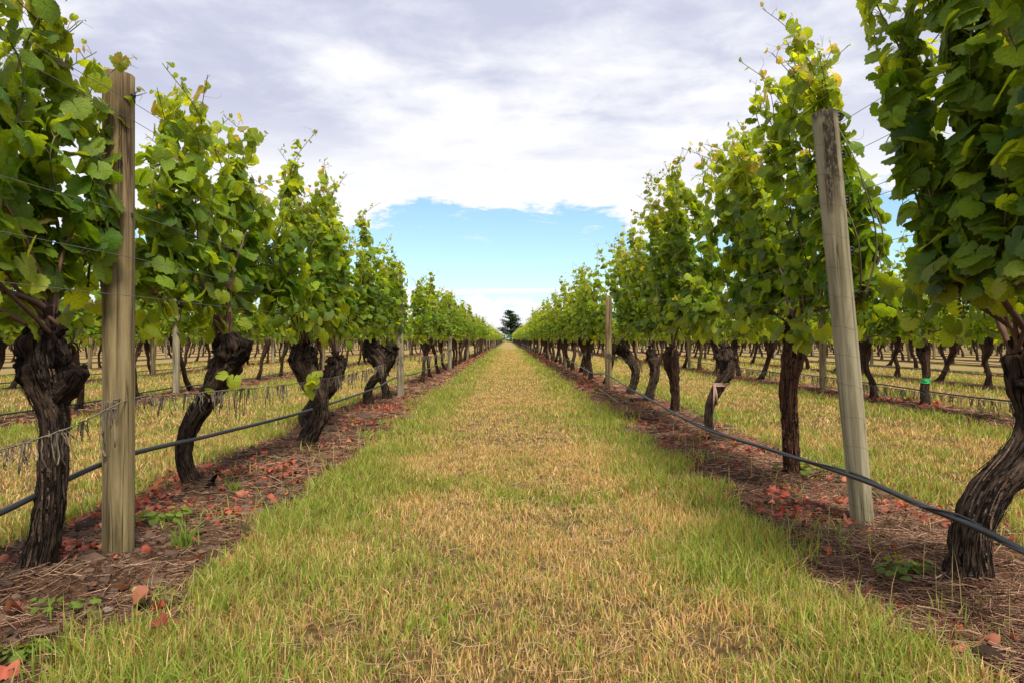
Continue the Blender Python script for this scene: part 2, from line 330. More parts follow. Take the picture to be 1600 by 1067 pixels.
def field(mb, rng, x0, x1, y0, y1, dens, hm, wm, strip=.06):
    n_ = int((x1-x0)*(y1-y0)*dens); x = rng.uniform(x0, x1, n_); y = rng.uniform(y0, y1, n_)
    keep = (np.abs(x) < y*.77+.5); x, y = x[keep], y[keep]
    s = soilmask(x, y); clump = fbm(x*7, y*7, 21, 3); k = rng.random(len(x)) < (1-s)*np.clip((clump-.10)*3.0, .3, 1)+strip*s*(fbm(x*3, y*3, 9, 2) > .62)
    x, y, clump = x[k], y[k], clump[k]; g = greenness(x, y); n_ = len(x)
    big = fbm(x*2.5, y*2.5, 31, 3); isg = rng.random(n_) < np.clip(.22+.66*g+(big-.5)*1.3+np.where((x > -1.6) & (x < 1.72), 0, .10), .14, .9)
    v = rng.random((n_, 1)); cg = GREEN*(1-v)+LUSH*v; ct = TAN*(1-v)+STRAW*v*1.0
    col = np.where(isg[:, None], cg, ct)*rng.uniform(.7, 1.25, (n_, 1))
    mixm = rng.random(n_) < .3; col[mixm] = col[mixm]*.5+(GREEN*.5+TAN*.5)*.5
    dead = rng.random(n_) < .08; col[dead] = np.array([.23, .12, .055])*rng.uniform(.6, 1.3, (int(dead.sum()), 1))
    hgt = .9*hm*(.66+.85*g+.5*(clump-.3)+.5*(big-.45))*rng.uniform(.45, 1.25, n_)*np.where(isg, 1.0, .88); wid = wm*rng.uniform(.6, 1.6, n_)*np.where(isg, 1.2, .95)
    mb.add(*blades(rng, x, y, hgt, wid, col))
g = MB()
field(g, rng, -1.5, 1.5, 1.45, 3.2, 14000, .058, .0032)
field(g, rng, -1.6, 1.6, 3.2, 5.5, 9000, .058, .0042)
field(g, rng, -1.6, 1.7, 5.5, 11, 3200, .058, .0065)
field(g, rng, -1.6, 1.7, 11, 24, 1000, .060, .011)
field(g, rng, -1.6, 1.7, 24, 60, 260, .065, .022)
for x0, x1 in ((-5.0, -1.6), (1.72, 5.2)):
    field(g, rng, x0, x1, 2.2, 6.5, 3600, .065, .005)
    field(g, rng, x0, x1, 6.5, 14, 1100, .075, .009)
    field(g, rng, x0, x1, 14, 32, 260, .08, .018)
for x0, x1 in ((-12, -5.0), (5.2, 12)):
    field(g, rng, x0, x1, 6, 16, 450, .08, .012)
    field(g, rng, x0, x1, 16, 35, 130, .085, .022)
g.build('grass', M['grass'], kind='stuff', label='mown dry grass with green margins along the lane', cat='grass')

# straw and stems lying on the soil strips
def straws(mb, rng, x, y, ln, r, col):
    n_ = len(x); a = rng.uniform(0, math.pi, n_); z = gh(x, y)+rng.uniform(0, .012, n_)
    e = np.stack([np.cos(a), np.sin(a), rng.normal(0, .16, n_)], 1)*ln[:, None]*.5; c = np.stack([x, y, z], 1)
    b = np.stack([-np.sin(a), np.cos(a), 0*a], 1)*rng.normal(0, .16, n_)[:, None]*ln[:, None]
    wv = np.stack([-np.sin(a), np.cos(a), 0*a], 1)*r[:, None]; uz = np.zeros((n_, 3)); uz[:, 2] = r*1.4
    V = np.stack([c-e-wv, c-e+wv, c-e+uz, c+b-wv, c+b+wv, c+b+uz, c+e-wv, c+e+wv, c+e+uz], 1)
    q = []
    for s_ in (0, 3):
        for i_, j_ in ((0, 1), (1, 2), (2, 0)): q += [[s_+i_, s_+j_, s_+3+j_], [s_+i_, s_+3+j_, s_+3+i_]]
    f = (np.array(q)[None]+np.arange(n_)[:, None, None]*9).reshape(-1, 3)
    mb.add(V.reshape(-1, 3), f, np.repeat(col, 9, 0))
def scatter(rng, x0, x1, y0, y1, dens, fn):
    n_ = int((x1-x0)*(y1-y0)*dens); x = rng.uniform(x0, x1, n_); y = rng.uniform(y0, y1, n_)
    k = (rng.random(n_) < fn(x, y)) & (np.abs(x) < y*.77+.5); return x[k], y[k]
s_ = MB()
for x0, x1, y0, y1, d, L, r in ((-2.4, -.9, 1.5, 4, 3000, .10, .0009), (.9, 2.5, 1.5, 4, 7500, .12, .0010), (-2.4, -.9, 4, 10, 1300, .14, .0016), (.9, 2.5, 4, 10, 3000, .15, .0017),
                          (-2.4, -1, 10, 25, 240, .22, .004), (1, 2.5, 10, 25, 300, .22, .004), (-5.7, -4.4, 5, 16, 280, .18, .003), (4.5, 6, 5, 16, 450, .18, .003)):
    x, y = scatter(rng, x0, x1, y0, y1, d, lambda x, y: np.clip(soilmask(x, y)*1.0, 0, 1)*np.clip((fbm(x*3, y*3, 41, 3)-.30)*3, .1, 1)); n_ = len(x)
    v = rng.random((n_, 1)); col = (np.array([.14, .062, .038])*(1-v)+np.array([.46, .29, .18])*v**1.9)*rng.uniform(.6, 1.2, (n_, 1))
    straws(s_, rng, x, y, L*rng.uniform(.4, 1.5, n_), r*rng.uniform(.7, 1.7, n_), col)
for x0, x1, y0, y1, d, L, r in ((-1.3, 1.3, 1.5, 3.5, 420, .07, .0008), (-1.3, 1.3, 3.5, 8, 110, .09, .0013)):     # clippings lying in the mown lane
    x, y = scatter(rng, x0, x1, y0, y1, d, lambda x, y: 1-soilmask(x, y)); n_ = len(x); v = rng.random((n_, 1))
    i0_ = s_.nv; straws(s_, rng, x, y, L*rng.uniform(.4, 1.5, n_), r*rng.uniform(.7, 1.7, n_), (np.array([.22, .14, .07])*(1-v)+np.array([.42, .31, .17])*v)); s_.V[-1][:, 2] += np.repeat(rng.uniform(.0, .02, n_), 9).astype(np.float32)
s_.build('straw_mulch', M['rough'], kind='stuff', label='dead stems and straw strewn under the vines', cat='straw')
# clods of earth
s_ = MB()
for x0, x1, y0, y1, d, sz in ((-2.3, -1, 1.5, 5, 1700, .008), (1, 2.4, 1.5, 5, 1100, .008), (-2.3, 2.4, 5, 10, 200, .016)):
    x, y = scatter(rng, x0, x1, y0, y1, d, soilmask); n_ = len(x); V0, F0 = ICO1
    sc = sz*rng.lognormal(0, .55, (n_, 1, 1)); V = V0[None]*sc*(1+rng.normal(0, .22, (n_, len(V0), 1))); V[..., 2] *= .7
    V += np.stack([x, y, gh(x, y)], 1)[:, None]; f = (F0[None]+np.arange(n_)[:, None, None]*len(V0)).reshape(-1, 3)
    s_.add(V.reshape(-1, 3), f, np.repeat(np.array([[.07, .044, .03]])*rng.uniform(.5, 2.0, (n_, 1)), len(V0), 0))
s_.build('soil_clods', M['rough'], kind='stuff', smooth=False, label='crumbled dark earth under the vines', cat='soil')

# ------------------------------------------------------------------ leaf meshes
def leaf_template(lod):
    if lod == 0: nO = 30
    elif lod == 1: nO = 10
    else: nO = 5
    th = np.linspace(-math.pi*.955, math.pi*.955, nO)
    key = np.array([0, .42, .85, 1.3, 1.75, 2.3, 2.8, 3.0]); val = np.array([1.0, .885, .97, .86, .92, .80, .72, .50])
    r = np.interp(np.abs(th), key, val)
    if lod == 0: r = r*(1+.05*np.where(np.arange(nO) % 2, 1, -1))
    out = np.stack([np.sin(th)*r, np.cos(th)*r], 1)
    if lod == 0:
        V = np.concatenate([[[0, 0]], out*.55, out]); f = []
        for k in range(nO-1):
            f += [[0, 1+k+1, 1+k], [1+k, 1+k+1, 1+nO+k+1], [1+k, 1+nO+k+1, 1+nO+k]]
    else:
        V = np.concatenate([[[0, .05]], out]); f = [[0, 2+k, 1+k] for k in range(nO-1)]
    return V, np.array(f)
LT = [leaf_template(0), leaf_template(1), leaf_template(2)]
def add_leaves(mb, rng, pos, nor, tip, size, col, lod=1, curl=1.0):
    T2, f0 = LT[lod]; n_ = len(pos); u = T2[:, 0][None]; v = T2[:, 1][None]
    nor = up(nor); tip = up(tip-nor*np.sum(tip*nor, 1, keepdims=True)); U = np.cross(tip, nor)
    r2 = u*u+v*v; an = np.arctan2(u, v)
    cu = rng.uniform(-.12, .62, (n_, 1))*curl; cv = rng.uniform(-.05, .5, (n_, 1))*curl; fo = rng.uniform(0, .35, (n_, 1))*curl
    rip = rng.uniform(.02, .13, (n_, 1))*curl; ph = rng.uniform(0, 6.28, (n_, 1)); fr = rng.integers(2, 5, (n_, 1))
    z = -cu*u*u-cv*v*v+fo*np.abs(u)*.6+rip*r2*np.sin(fr*an+ph)
    asp = rng.uniform(.88, 1.12, (n_, 1)); sk = rng.normal(0, .08, (n_, 1))
    W = pos[:, None]+size[:, None, None]*(((u*asp+sk*v)[..., None])*U[:, None]+(v+0*asp)[..., None]*tip[:, None]+z[..., None]*nor[:, None])
    f = (f0[None]+np.arange(n_)[:, None, None]*len(T2)).reshape(-1, 3)
    tex = np.zeros((n_, len(T2), 3)); tex[..., 0] = u; tex[..., 1] = v; tex[..., 2] = rng.uniform(0, 9, (n_, 1))
    mb.add(W.reshape(-1, 3), f, np.repeat(col, len(T2), 0), tex.reshape(-1, 3))

# fallen leaves on the strips and a few in the lane
s_ = MB(); RED = np.array([.29, .055, .034]); SAL = np.array([.42, .16, .09]); BRN = np.array([.17, .075, .045])
for x0, x1, y0, y1, d, thr, sz in ((-2.4, -.95, 1.5, 9, 1100, .51, .022), (.95, 2.4, 1.5, 9, 1000, .53, .022), (-2.4, 2.6, 9, 26, 260, .50, .036),
                               (-5.7, -4.3, 5, 18, 130, .48, .04), (4.5, 6, 5, 18, 160, .48, .04), (-1.2, 1.1, 1.6, 9, 70, .66, .026), (-9, 9, 18, 50, 12, .35, .08)):
    x, y = scatter(rng, x0, x1, y0, y1, d, lambda x, y: (np.clip((fbm(x*2.1, y*2.1, 51, 3)-thr)*5, .07, 1))*(soilmask(x, y) if thr < .69 else 1)); n_ = len(x)
    pos = np.stack([x, y, gh(x, y)+rng.uniform(.004, .028, n_)+(.028 if thr == .66 else 0)], 1); nor = np.stack([rng.normal(0, .5, n_), rng.normal(0, .5, n_), np.ones(n_)], 1)
    v = rng.random((n_, 1))**1.6; w2 = rng.random((n_, 1)); col = RED*(1-v)+SAL*v; col = np.where(w2 < .36, BRN*(.5+v), col)*rng.uniform(.5, 1.25, (n_, 1))
    add_leaves(s_, rng, pos, nor, rng.normal(0, 1, (n_, 3)), sz*np.where(w2[:, 0] < .36, .6, 1.0)*rng.uniform(.45, 1.35, n_), col, 0 if y1 <= 9 else 1, 3.6)
s_.build('fallen_leaves', M['dead'], kind='stuff', label='curled rust red leaves lying on the earth under the vines', cat='leaves')

# ------------------------------------------------------------------ vines
MAT_ = np.array([.046, .112, .008]); MID = np.array([.160, .245, .014]); YNG = np.array([.26, .34, .030]); TIPC = np.array([.28, .20, .10])
def canopy(rng, y0, y1, top, lean=0, lod=0, ns=15, dens=1.0, zs=.95, head=(0, 0, .85), size=1.0, off=0, skirt=True, wild=.12, taper=.55, avoid=None):
    """shoots from a bent cane, leaves at their nodes. top = function of y giving shoot tip height"""
    leaves = MB(); canes = MB(); L = dict(p=[], n=[], t=[], s=[], c=[])
    seg = 6 if lod == 0 else 3
    head = np.array(head)
    if lod < 2:
        for e in (y0+.12, y1-.12):
            a = np.array([off*.4, head[1]+(e-head[1])*.25, zs-.02]); b = np.array([off*.4, e, zs+.03])
            pts = smooth_path([head+(0, 0, -.03), head+(0, (e-head[1])*.05, .06), a, (a+b)/2+rng.normal(0, .012, 3), b], 22 if lod == 0 else 8)
            tube(canes, pts, np.linspace(.013, .006, len(pts)), seg, (.085, .042, .03))
    ncl = max(2, int(round((y1-y0)/.30))); cy = y0+(np.arange(ncl)+.5+rng.uniform(-.25, .25, ncl))*(y1-y0)/ncl; ch = rng.normal(0, wild*1.25, ncl)
    ci = np.arange(ns) % ncl; yy = cy[ci]+rng.normal(0, .055, ns)
    for si, ysh in enumerate(yy):
        sgn = 1 if si % 2 else -1; zt = top(ysh)+ch[ci[si]]-taper*min(1.3, abs((ysh-(y0+y1)/2)/((y1-y0)/2)))**2.2+rng.normal(0, wild*.45)+(rng.random() < .14)*wild*1.6
        x0 = off*.4+rng.normal(0, .03); base = np.array([x0, ysh, zs+rng.uniform(-.03, .05)])
        xo = off*.4+sgn*rng.uniform(.01, .10)
        pts = smooth_path([base, (xo, ysh+rng.normal(0, .05), zs+.25*(zt-zs)), (off*.4+(xo-off*.4)*1.1+lean*.4, ysh+rng.normal(0, .07), zs+.55*(zt-zs)),
                           (off*.4+lean*.8+rng.normal(0, .06), ysh+rng.normal(0, .09), zs+.82*(zt-zs)), (off*.4+lean*1.05+rng.normal(0, .11), ysh+rng.normal(0, .12), zt)], 28 if lod == 0 else 12)
        ln = np.sum(np.linalg.norm(np.diff(pts, axis=0), axis=1))
        if lod < 2:
            cc = np.linspace(0, 1, len(pts))[:, None]; cv = np.array([.11, .05, .03])*(1-cc)**1.5+np.array([.11, .13, .03])*(1-(1-cc)**1.5)
            tube(canes, pts, np.linspace(.0048, .0016, len(pts))*(1 if lod == 0 else 1.3), 5 if lod == 0 else 3, np.concatenate([np.repeat(cv, 5 if lod == 0 else 3, 0), cv[[0, -1]]]))
            if lod == 0:       # tendrils near the tip
                for _ in range(3):
                    k = rng.integers(15, 27); p = pts[k]; dv = rng.normal(0, 1, 3); dv[2] = abs(dv[2])*.5; dv = up(dv); e = rng.normal(0, 1, 3)
                    q = [p+dv*.10*s__+e*.018*math.sin(s__*4)*s__ for s__ in np.linspace(0, 1, 9)]
                    tube(canes, q, np.linspace(.0012, .0006, 9), 3, (.20, .22, .06), False)
        nn = max(4, int(ln/.045*dens)); laterals = 3 if lod < 2 else 1
        for k in range(nn):
            f = (k+rng.random()*.6)/nn; p = pts[min(int(f*(len(pts)-1)), len(pts)-1)]
            for lt in range(laterals+(1 if f < .7 else 0)):
                if lt and rng.random() < .25+.50*f: continue
                if p[2] < zs+.14 and rng.random() < .45: continue
                a = rng.uniform(-1, 1)*1.15+(0 if rng.random() < .5 else math.pi)
                o_ = np.array([math.cos(a), math.sin(a)*.8, 0]); pet = (.030+.062*rng.random())*(1-.55*f)*(1.25 if lt else .9)
                s = size*(.053*(1-.42*f**2.2))*(.55+.75*rng.random()**.8)
                if f > .9: s *= .5
                q = p+o_*pet+np.array([0, 0, rng.uniform(-.01, .05)])
                nrm = o_*1.0+np.array([0, 0, rng.uniform(-.1, 1.5)])+rng.normal(0, .58, 3)
                if avoid and avoid(q): continue
                tp = np.array([0, 0, -1.0])+o_*.35+rng.normal(0, .38, 3)
                v = rng.random(); c = MAT_*(1-v)+MID*v; yf = max(0, f-.45)*1.5*rng.uniform(.3, 1.2)+(.35 if rng.random() < .12 else 0); yf = min(yf, 1)
                c = c*(1-yf)+YNG*yf
                if f > .86 and rng.random() < .45 or rng.random() < .012: c = c*.4+TIPC*.6
                c = c*rng.uniform(.7, 1.4)
                L['p'].append(q-up(tp)*s*.3); L['n'].append(nrm); L['t'].append(tp); L['s'].append(s); L['c'].append(c)
                if lod == 0: tube(canes, [p, (p+q)/2+(0, 0, .008), q], [.0016, .0012, .001], 3, (.22, .20, .07), False)
    if lod == 0:        # last year's canes and strong shoots rising from the head into the leaves
        for _ in range(7):
            e = np.array([off*.4+rng.normal(0, .07), rng.uniform(y0*.8, y1*.8), zs+rng.uniform(.12, .5)]); m_ = (head+e)/2+np.array([rng.normal(0, .03), rng.normal(0, .08), rng.uniform(-.04, .10)])
            pts = smooth_path([head+rng.normal(0, .02, 3)-(0, 0, .04), m_, e], 12)+rng.normal(0, .0025, (12, 3)); tube(canes, pts, np.linspace(.0085, .004, 12), 6, np.array([.13, .055, .032])*rng.uniform(.5, 1.2))
    if skirt:
        k = int((30 if lod == 0 else 13)*(y1-y0)*(2.2 if lod < 2 else .8))
        for _ in range(k):
            a = rng.choice([-1, 1]); q = np.array([off*.4+a*abs(rng.normal(.07, .05)), rng.uniform(y0, y1), zs+rng.uniform(-.17, .16)]); o_ = np.array([a, rng.normal(0, .5), 0])
            L['p'].append(q); L['n'].append(o_+np.array([0, 0, rng.uniform(-.1, .8)])+rng.normal(0, .3, 3)); L['t'].append(np.array([0, 0, -1.])+rng.normal(0, .4, 3))
            v = rng.random(); L['s'].append(size*.052*rng.uniform(.55, 1.2)); L['c'].append((MAT_*(1-v)+MID*v)*rng.uniform(.8, 1.3)*(1.2, 1, 1))
    add_leaves(leaves, rng, np.array(L['p']), np.array(L['n']), np.array(L['t']), np.array(L['s']), np.array(L['c']), lod)
    return leaves, canes

def trunk(mb, rng, path, rad, seg=26, nst=60, rough=1.0, col=(1, 1, 1), seed=0, headz=.8, strips=0, burls=8):
    path = smooth_path(path, nst); rad = np.interp(np.linspace(0, 1, nst), np.linspace(0, 1, len(rad)), rad)
    t = up(np.gradient(path, axis=0)); u = np.cross(t, [0, 1., .01]); u = up(u); w_ = np.cross(t, u)
    L = np.concatenate([[0], np.cumsum(np.linalg.norm(np.diff(path, axis=0), axis=1))]); V = []; T = []
    for i_ in range(nst):
        for k in range(seg):
            a = 2*math.pi*k/seg; ca, sa = math.cos(a), math.sin(a); hd = max(0, min(1, (path[i_][2]-headz+.12)/.15))
            tw = a+L[i_]*1.6
            rd = 1+.22*rough*(mn.noise(Vector((math.cos(tw)*2.6, math.sin(tw)*2.6, L[i_]*2.2+seed)))) + .15*rough*mn.noise(Vector((math.cos(tw)*6, math.sin(tw)*6, L[i_]*4+seed*3)))
            rd += (.16+.30*hd)*rough*mn.noise(Vector((ca*2.0, sa*2.0, L[i_]*16+seed*5)))+.30*hd*rough*mn.noise(Vector((ca*5, sa*5, L[i_]*40+seed)))+.10*rough*mn.noise(Vector((math.cos(tw)*9, math.sin(tw)*9, L[i_]*22+seed)))
            fl = max(0, 1-i_/(nst*.13)); rd *= 1+.42*fl**2*(1+.9*math.sin(a*(3+seed % 2)+seed))
            if i_ == nst-1: rd *= .35
            V.append(path[i_]+rad[i_]*rd*(ca*u[i_]+sa*w_[i_])); T.append((ca, sa, L[i_]))
    V = np.array(V); b = nst*seg; i = np.arange(nst-1)[:, None]*seg; j = np.arange(seg)[None]; k = (j+1) % seg
    q = np.stack([i+j, i+k, i+seg+k, i+seg+j], -1).reshape(-1, 4); f = np.concatenate([q[:, [0, 1, 2]], q[:, [0, 2, 3]], [[b, b-seg+x, b-seg+(x+1) % seg] for x in range(seg)]])
    V = np.concatenate([V, [path[-1]]]); T.append((0, 0, L[-1]))
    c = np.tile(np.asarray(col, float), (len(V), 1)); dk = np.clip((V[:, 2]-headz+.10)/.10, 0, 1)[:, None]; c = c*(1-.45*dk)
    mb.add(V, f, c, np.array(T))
    V0, F0 = ICO2
    for bq in range(burls):
        ii = int(nst*rng.uniform(.78, .99)); a = rng.uniform(0, 6.28); rr = rad[ii]*rng.uniform(.18, .40)
        cpos = path[ii]+rad[ii]*.8*(math.cos(a)*u[ii]+math.sin(a)*w_[ii])
        V0, F0 = (ICO3 if seg > 20 else ICO2); VV = V0*rr*(1+np.array([.5*mn.noise(Vector(tuple(v*1.8+bq*3+seed)))+.45*mn.noise(Vector(tuple(v*4.5+bq*3+seed))) for v in V0]))[:, None]
        mb.add(VV+cpos, F0, np.array(col)*.42, V0*(1.2, 1.2, .25)+bq)
    for sq in range(strips):
        i0 = rng.integers(4, int(nst*.7)); n2 = rng.integers(9, 22); a = rng.uniform(0, 6.28); ids = np.arange(i0, min(i0+n2, nst-3))
        off_ = rad[ids]*(1.04+.22*np.abs(np.linspace(-1, 1, len(ids)))**3*rng.random())+.001
        aa = a+(L[ids]-L[i0])*(-1.6); d = np.cos(aa)[:, None]*u[ids]+np.sin(aa)[:, None]*w_[ids]; sd = np.cross(d, t[ids])*.0024*rng.uniform(.5, 1.6)
        p = path[ids]+d*off_[:, None]; VV = np.concatenate([p-sd, p+sd]); m_ = len(ids)
        f = [[x, x+1, m_+x+1] for x in range(m_-1)]+[[x, m_+x+1, m_+x] for x in range(m_-1)]
        mb.add(VV, f, np.array(col)*rng.uniform(.6, 1.5), np.tile(np.array([[.3, a, 0]]), (2*m_, 1))+np.concatenate([L[ids], L[ids]])[:, None]*np.array([[0, 0, 1]]))
ORD = ['', 'first', 'second', 'third', 'fourth', 'fifth', 'sixth', 'seventh', 'eighth', 'ninth', 'tenth', 'eleventh', 'twelfth', 'thirteenth', 'fourteenth', 'fifteenth', 'sixteenth', 'seventeenth', 'eighteenth', 'nineteenth', 'twentieth']
def grape(rng):
    mb = MB(); V0, F0 = ICO1
    for k in range(46):
        f = rng.random(); r = .019*(1-f)**.6+.003; a = rng.uniform(0, 6.28); p = np.array([math.cos(a)*r*rng.random()**.4, math.sin(a)*r, -.012-f*.085])
        mb.add(V0*.0045*rng.uniform(.7, 1.1)+p, F0, np.array([.10, .18, .04])*rng.uniform(.7, 1.3))
    tube(mb, [(0, 0, .03), (0, 0, 0), (0, 0, -.08)], .0015, 4, (.15, .18, .05)); return mb.mesh('grape_cluster', M['cane'])
GR = [grape(np.random.default_rng(5+i)) for i in range(3)]

def near_vine(seed, path, rad, label, group, can=None, col=(1, 1, 1), strips=40, second=None, cat='grapevine', headz=None, burls=9, ngr=7, sucker=None):
    """path in world coordinates from the foot to the head"""
    rng = np.random.default_rng(seed); path = np.array(path, float); base = path[0].copy(); base[2] = float(gh(base[0], base[1]))-.0
    root = link('grapevine', None, None, tuple(base), label, cat, group)
    p = path-base; p[0][2] = -.05; top = p[-1]; hz = top[2]-.05 if headz is None else headz
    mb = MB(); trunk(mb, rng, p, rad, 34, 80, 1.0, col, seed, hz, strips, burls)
    if second is not None:
        p2 = np.array(second[0], float)-base; trunk(mb, rng, p2, second[1], 24, 50, 1, col, seed+9, hz, 10, 5)
    # a few pruning spurs on the head
    for _ in range(5):
        d = up(np.array([rng.normal(0, .6), rng.normal(0, .8), 1])); tube(mb, [top-d*.02, top+d*.03, top+d*.06], [.014, .010, .008], 8, np.array(col)*.8)
    mb.build('trunk', M['bark'], root)
    if can:
        can = dict(can); av = can.pop('avoid', None)
        if av: can['avoid'] = lambda q, b=base: av(q+b)
        can['y0'] -= base[1]; can['y1'] -= base[1]; tf = can.pop('top'); can['off'] = can.get('off', 0)
        lv, cn = canopy(rng, head=tuple(top), top=(lambda y, b=base[1], tf=tf: tf(y+b)), **can)
        cn.build('canes', M['cane'], root); lv.build('foliage', M['leaf'], root)
        for k in range(ngr):
            g_ = link('grape_cluster', GR[k % 3], root, (can['off']*.4+rng.normal(0, .07), rng.uniform(can['y0']+.1, can['y1']-.1), rng.uniform(.95, 1.16)))
            g_.rotation_euler = (rng.normal(0, .15), rng.normal(0, .15), rng.uniform(0, 6))
    if sucker:
        sb = MB(); n_ = sucker[1]; q = np.array(sucker[0])-base
        add_leaves(sb, rng, q+rng.normal(0, .035, (n_, 3)), np.array([-.3*np.sign(base[0]), -.6, .5])+rng.normal(0, .4, (n_, 3)), np.array([0, 0, -1.])+rng.normal(0, .4, (n_, 3)), rng.uniform(.03, .055, n_), np.tile(YNG, (n_, 1))*rng.uniform(.6, 1, (n_, 1)), 0)
        sb.build('sucker_leaves', M['leaf'], root)
    return root
def px(pts, Y): return [P(a, b, Y+(c if c else 0)) for a, b, c in pts]
GL = 'vines in the row left of the grass lane'; GRr = 'vines in the row right of the grass lane'
def wpx(l, Y): return [a/F*Y/2*(.73 if Y < 3 else .66) for a in l]
Lt = lambda y: 2.20 if y < 2.30 else (1.92 if y < 2.42 else 1.70)
near_vine(11, px([(50, 935, 0), (62, 870, 0), (76, 800, 0), (84, 720, 0), (84, 650, 0), (72, 600, 0), (68, 545, 0), (74, 505, 0)], 2.33), wpx([84, 64, 60, 55, 54, 66, 92, 84, 50], 2.33),
          'thick dark vine with a knotted head at the left edge, before the first post', GL, dict(y0=1.55, y1=2.70, top=Lt, lean=.02, off=-.02, ns=22, wild=.05, taper=.0), strips=60, headz=.66,
          second=(px([(85, 625, 0), (112, 600, -.03), (124, 575, -.05)], 2.33), wpx([40, 44, 34], 2.33)), burls=14)
near_vine(12, px([(322, 785, 0), (300, 750, 0), (288, 710, 0), (298, 665, 0), (325, 620, 0), (348, 580, 0), (358, 550, 0), (352, 522, 0)], 3.70), wpx([62, 42, 38, 38, 44, 50, 62, 70, 46], 3.70),
          'vine with a trunk bent like an S, next beyond the left post', GL, dict(y0=2.98, y1=4.35, top=lambda y: 2.05, lean=.03, off=.05, ns=21), strips=30, headz=.66,
          second=(px([(355, 570, 0), (378, 555, -.05), (384, 532, -.08)], 3.7), wpx([34, 34, 24], 3.7)), sucker=(P(355, 590, 3.6), 3))
near_vine(13, px([(478, 712, 0), (484, 680, 0), (500, 650, 0), (498, 620, 0), (484, 590, 0), (474, 562, 0), (478, 538, 0)], 5.18), wpx([50, 42, 38, 36, 44, 56, 60, 36], 5.18),
          'vine with a swollen head and a leafy sucker on its trunk, left row', GL, dict(y0=4.3, y1=5.85, top=lambda y: 2.03, lean=.03, off=.05, ns=20), strips=20, headz=.68, sucker=(P(492, 598, 4.95), 9))
near_vine(14, px([(508, 672, 0), (480, 655, 0), (490, 635, 0), (512, 605, 0), (524, 575, 0), (525, 556, 0)], 6.45), wpx([38, 34, 32, 34, 44, 46, 32], 6.45),
          'vine with its trunk kinked sideways near the ground, behind the vine with a sucker', GL, dict(y0=5.8, y1=7.35, top=lambda y: 2.0, lean=.02, off=.04, ns=19), strips=10, headz=.62)
near_vine(15, px([(579, 645, 0), (574, 615, 0), (583, 595, 0), (598, 582, 0), (592, 562, 0), (580, 545, 0), (578, 530, 0)], 8.3), wpx([26, 20, 18, 22, 32, 42, 36, 22], 8.3),
          'forked vine with a crooked knee in its trunk, before the second left post', GL, dict(y0=7.3, y1=8.8, top=lambda y: 1.99, lean=.02, off=.04, ns=18, lod=1), strips=6, headz=.66,
          second=(px([(598, 582, 0), (608, 562, 0), (614, 540, 0)], 8.3), wpx([24, 28, 30], 8.3)))
near_vine(16, px([(607, 626, 0), (600, 600, 0), (594, 580, 0), (598, 560, 0), (604, 540, 0)], 9.45), wpx([24, 18, 18, 20, 26], 9.45),
          'slim straight vine touching the second left post', GL, dict(y0=8.8, y1=10.5, top=lambda y: 1.99, lean=.02, off=.04, ns=18, lod=1), strips=0)
Rt = lambda y: 2.30 if y < 3.4 else 2.16
near_vine(21, px([(1512, 945, 0), (1518, 890, 0), (1520, 830, 0), (1545, 770, 0), (1592, 715, 0), (1612, 660, .02), (1604, 600, 0), (1596, 550, 0)], 2.27), wpx([96, 80, 74, 78, 76, 62, 62, 76, 60], 2.27),
          'massive dark vine leaning outward over the hose, nearest at the right edge', GRr, dict(y0=1.62, y1=2.55, top=lambda y: 2.3, lean=-.12, off=.05, ns=24, wild=.16, taper=.05), strips=70, headz=.78)
near_vine(22, px([(1240, 765, 0), (1236, 720, 0), (1234, 660, 0), (1232, 610, 0), (1238, 565, 0), (1244, 530, 0), (1240, 500, 0)], 4.03), wpx([46, 36, 34, 36, 40, 54, 60, 40], 4.03),
          'straight reddish vine with shaggy bark, next to the leaning post on its left', GRr, dict(y0=3.10, y1=5.1, top=Rt, lean=-.24, off=0, ns=34, wild=.11, taper=.12, avoid=lambda q: q[1] < 3.24 and q[2] < 1.84), col=(1.5, 1.1, .95), strips=90, headz=.80, sucker=(P(1245, 525, 3.9), 6))
r3 = near_vine(23, px([(1118, 694, 0), (1108, 668, 0), (1110, 632, 0), (1122, 605, 0), (1136, 580, 0), (1133, 562, 0), (1130, 545, 0)], 5.67), wpx([24, 18, 19, 24, 29, 36, 42, 32], 5.67),
               'leafless vine stub with a knobbly head and a cloth tie round its trunk', GRr, None, strips=20, headz=.72, burls=16)
near_vine(24, px([(1053, 662, 0), (1055, 620, 0), (1052, 585, 0), (1048, 562, 0), (1050, 545, 0)], 7.26), wpx([26, 20, 22, 32, 38, 24], 7.26),
          'upright vine just left of the leafless stub, its head under drooping leaves', GRr, dict(y0=5.55, y1=7.9, top=lambda y: 2.12, lean=-.22, off=-.06, ns=30, wild=.15), col=(1.1, .9, .85), strips=12, headz=.74)
near_vine(25, px([(1010, 638, 0), (1018, 605, 0), (1023, 585, 0), (1022, 565, 0), (1015, 545, 0)], 8.8), wpx([28, 20, 20, 22, 28, 20], 8.8),
          'thin vine slanting out from its foot, fourth leafy one beyond the leaning post', GRr, dict(y0=7.8, y1=9.4, top=lambda y: 2.14, lean=-.2, off=-.05, ns=20, lod=1), strips=6)
near_vine(26, px([(981, 622, 0), (990, 600, 0), (993, 580, 0), (985, 562, 0), (968, 542, 0)], 10.3), wpx([22, 17, 18, 22, 30], 10.3),
          'vine whose head bends back over the lane beside the second right post', GRr, dict(y0=9.3, y1=11, top=lambda y: 2.18, lean=-.2, off=-.05, ns=20, lod=1), strips=0)
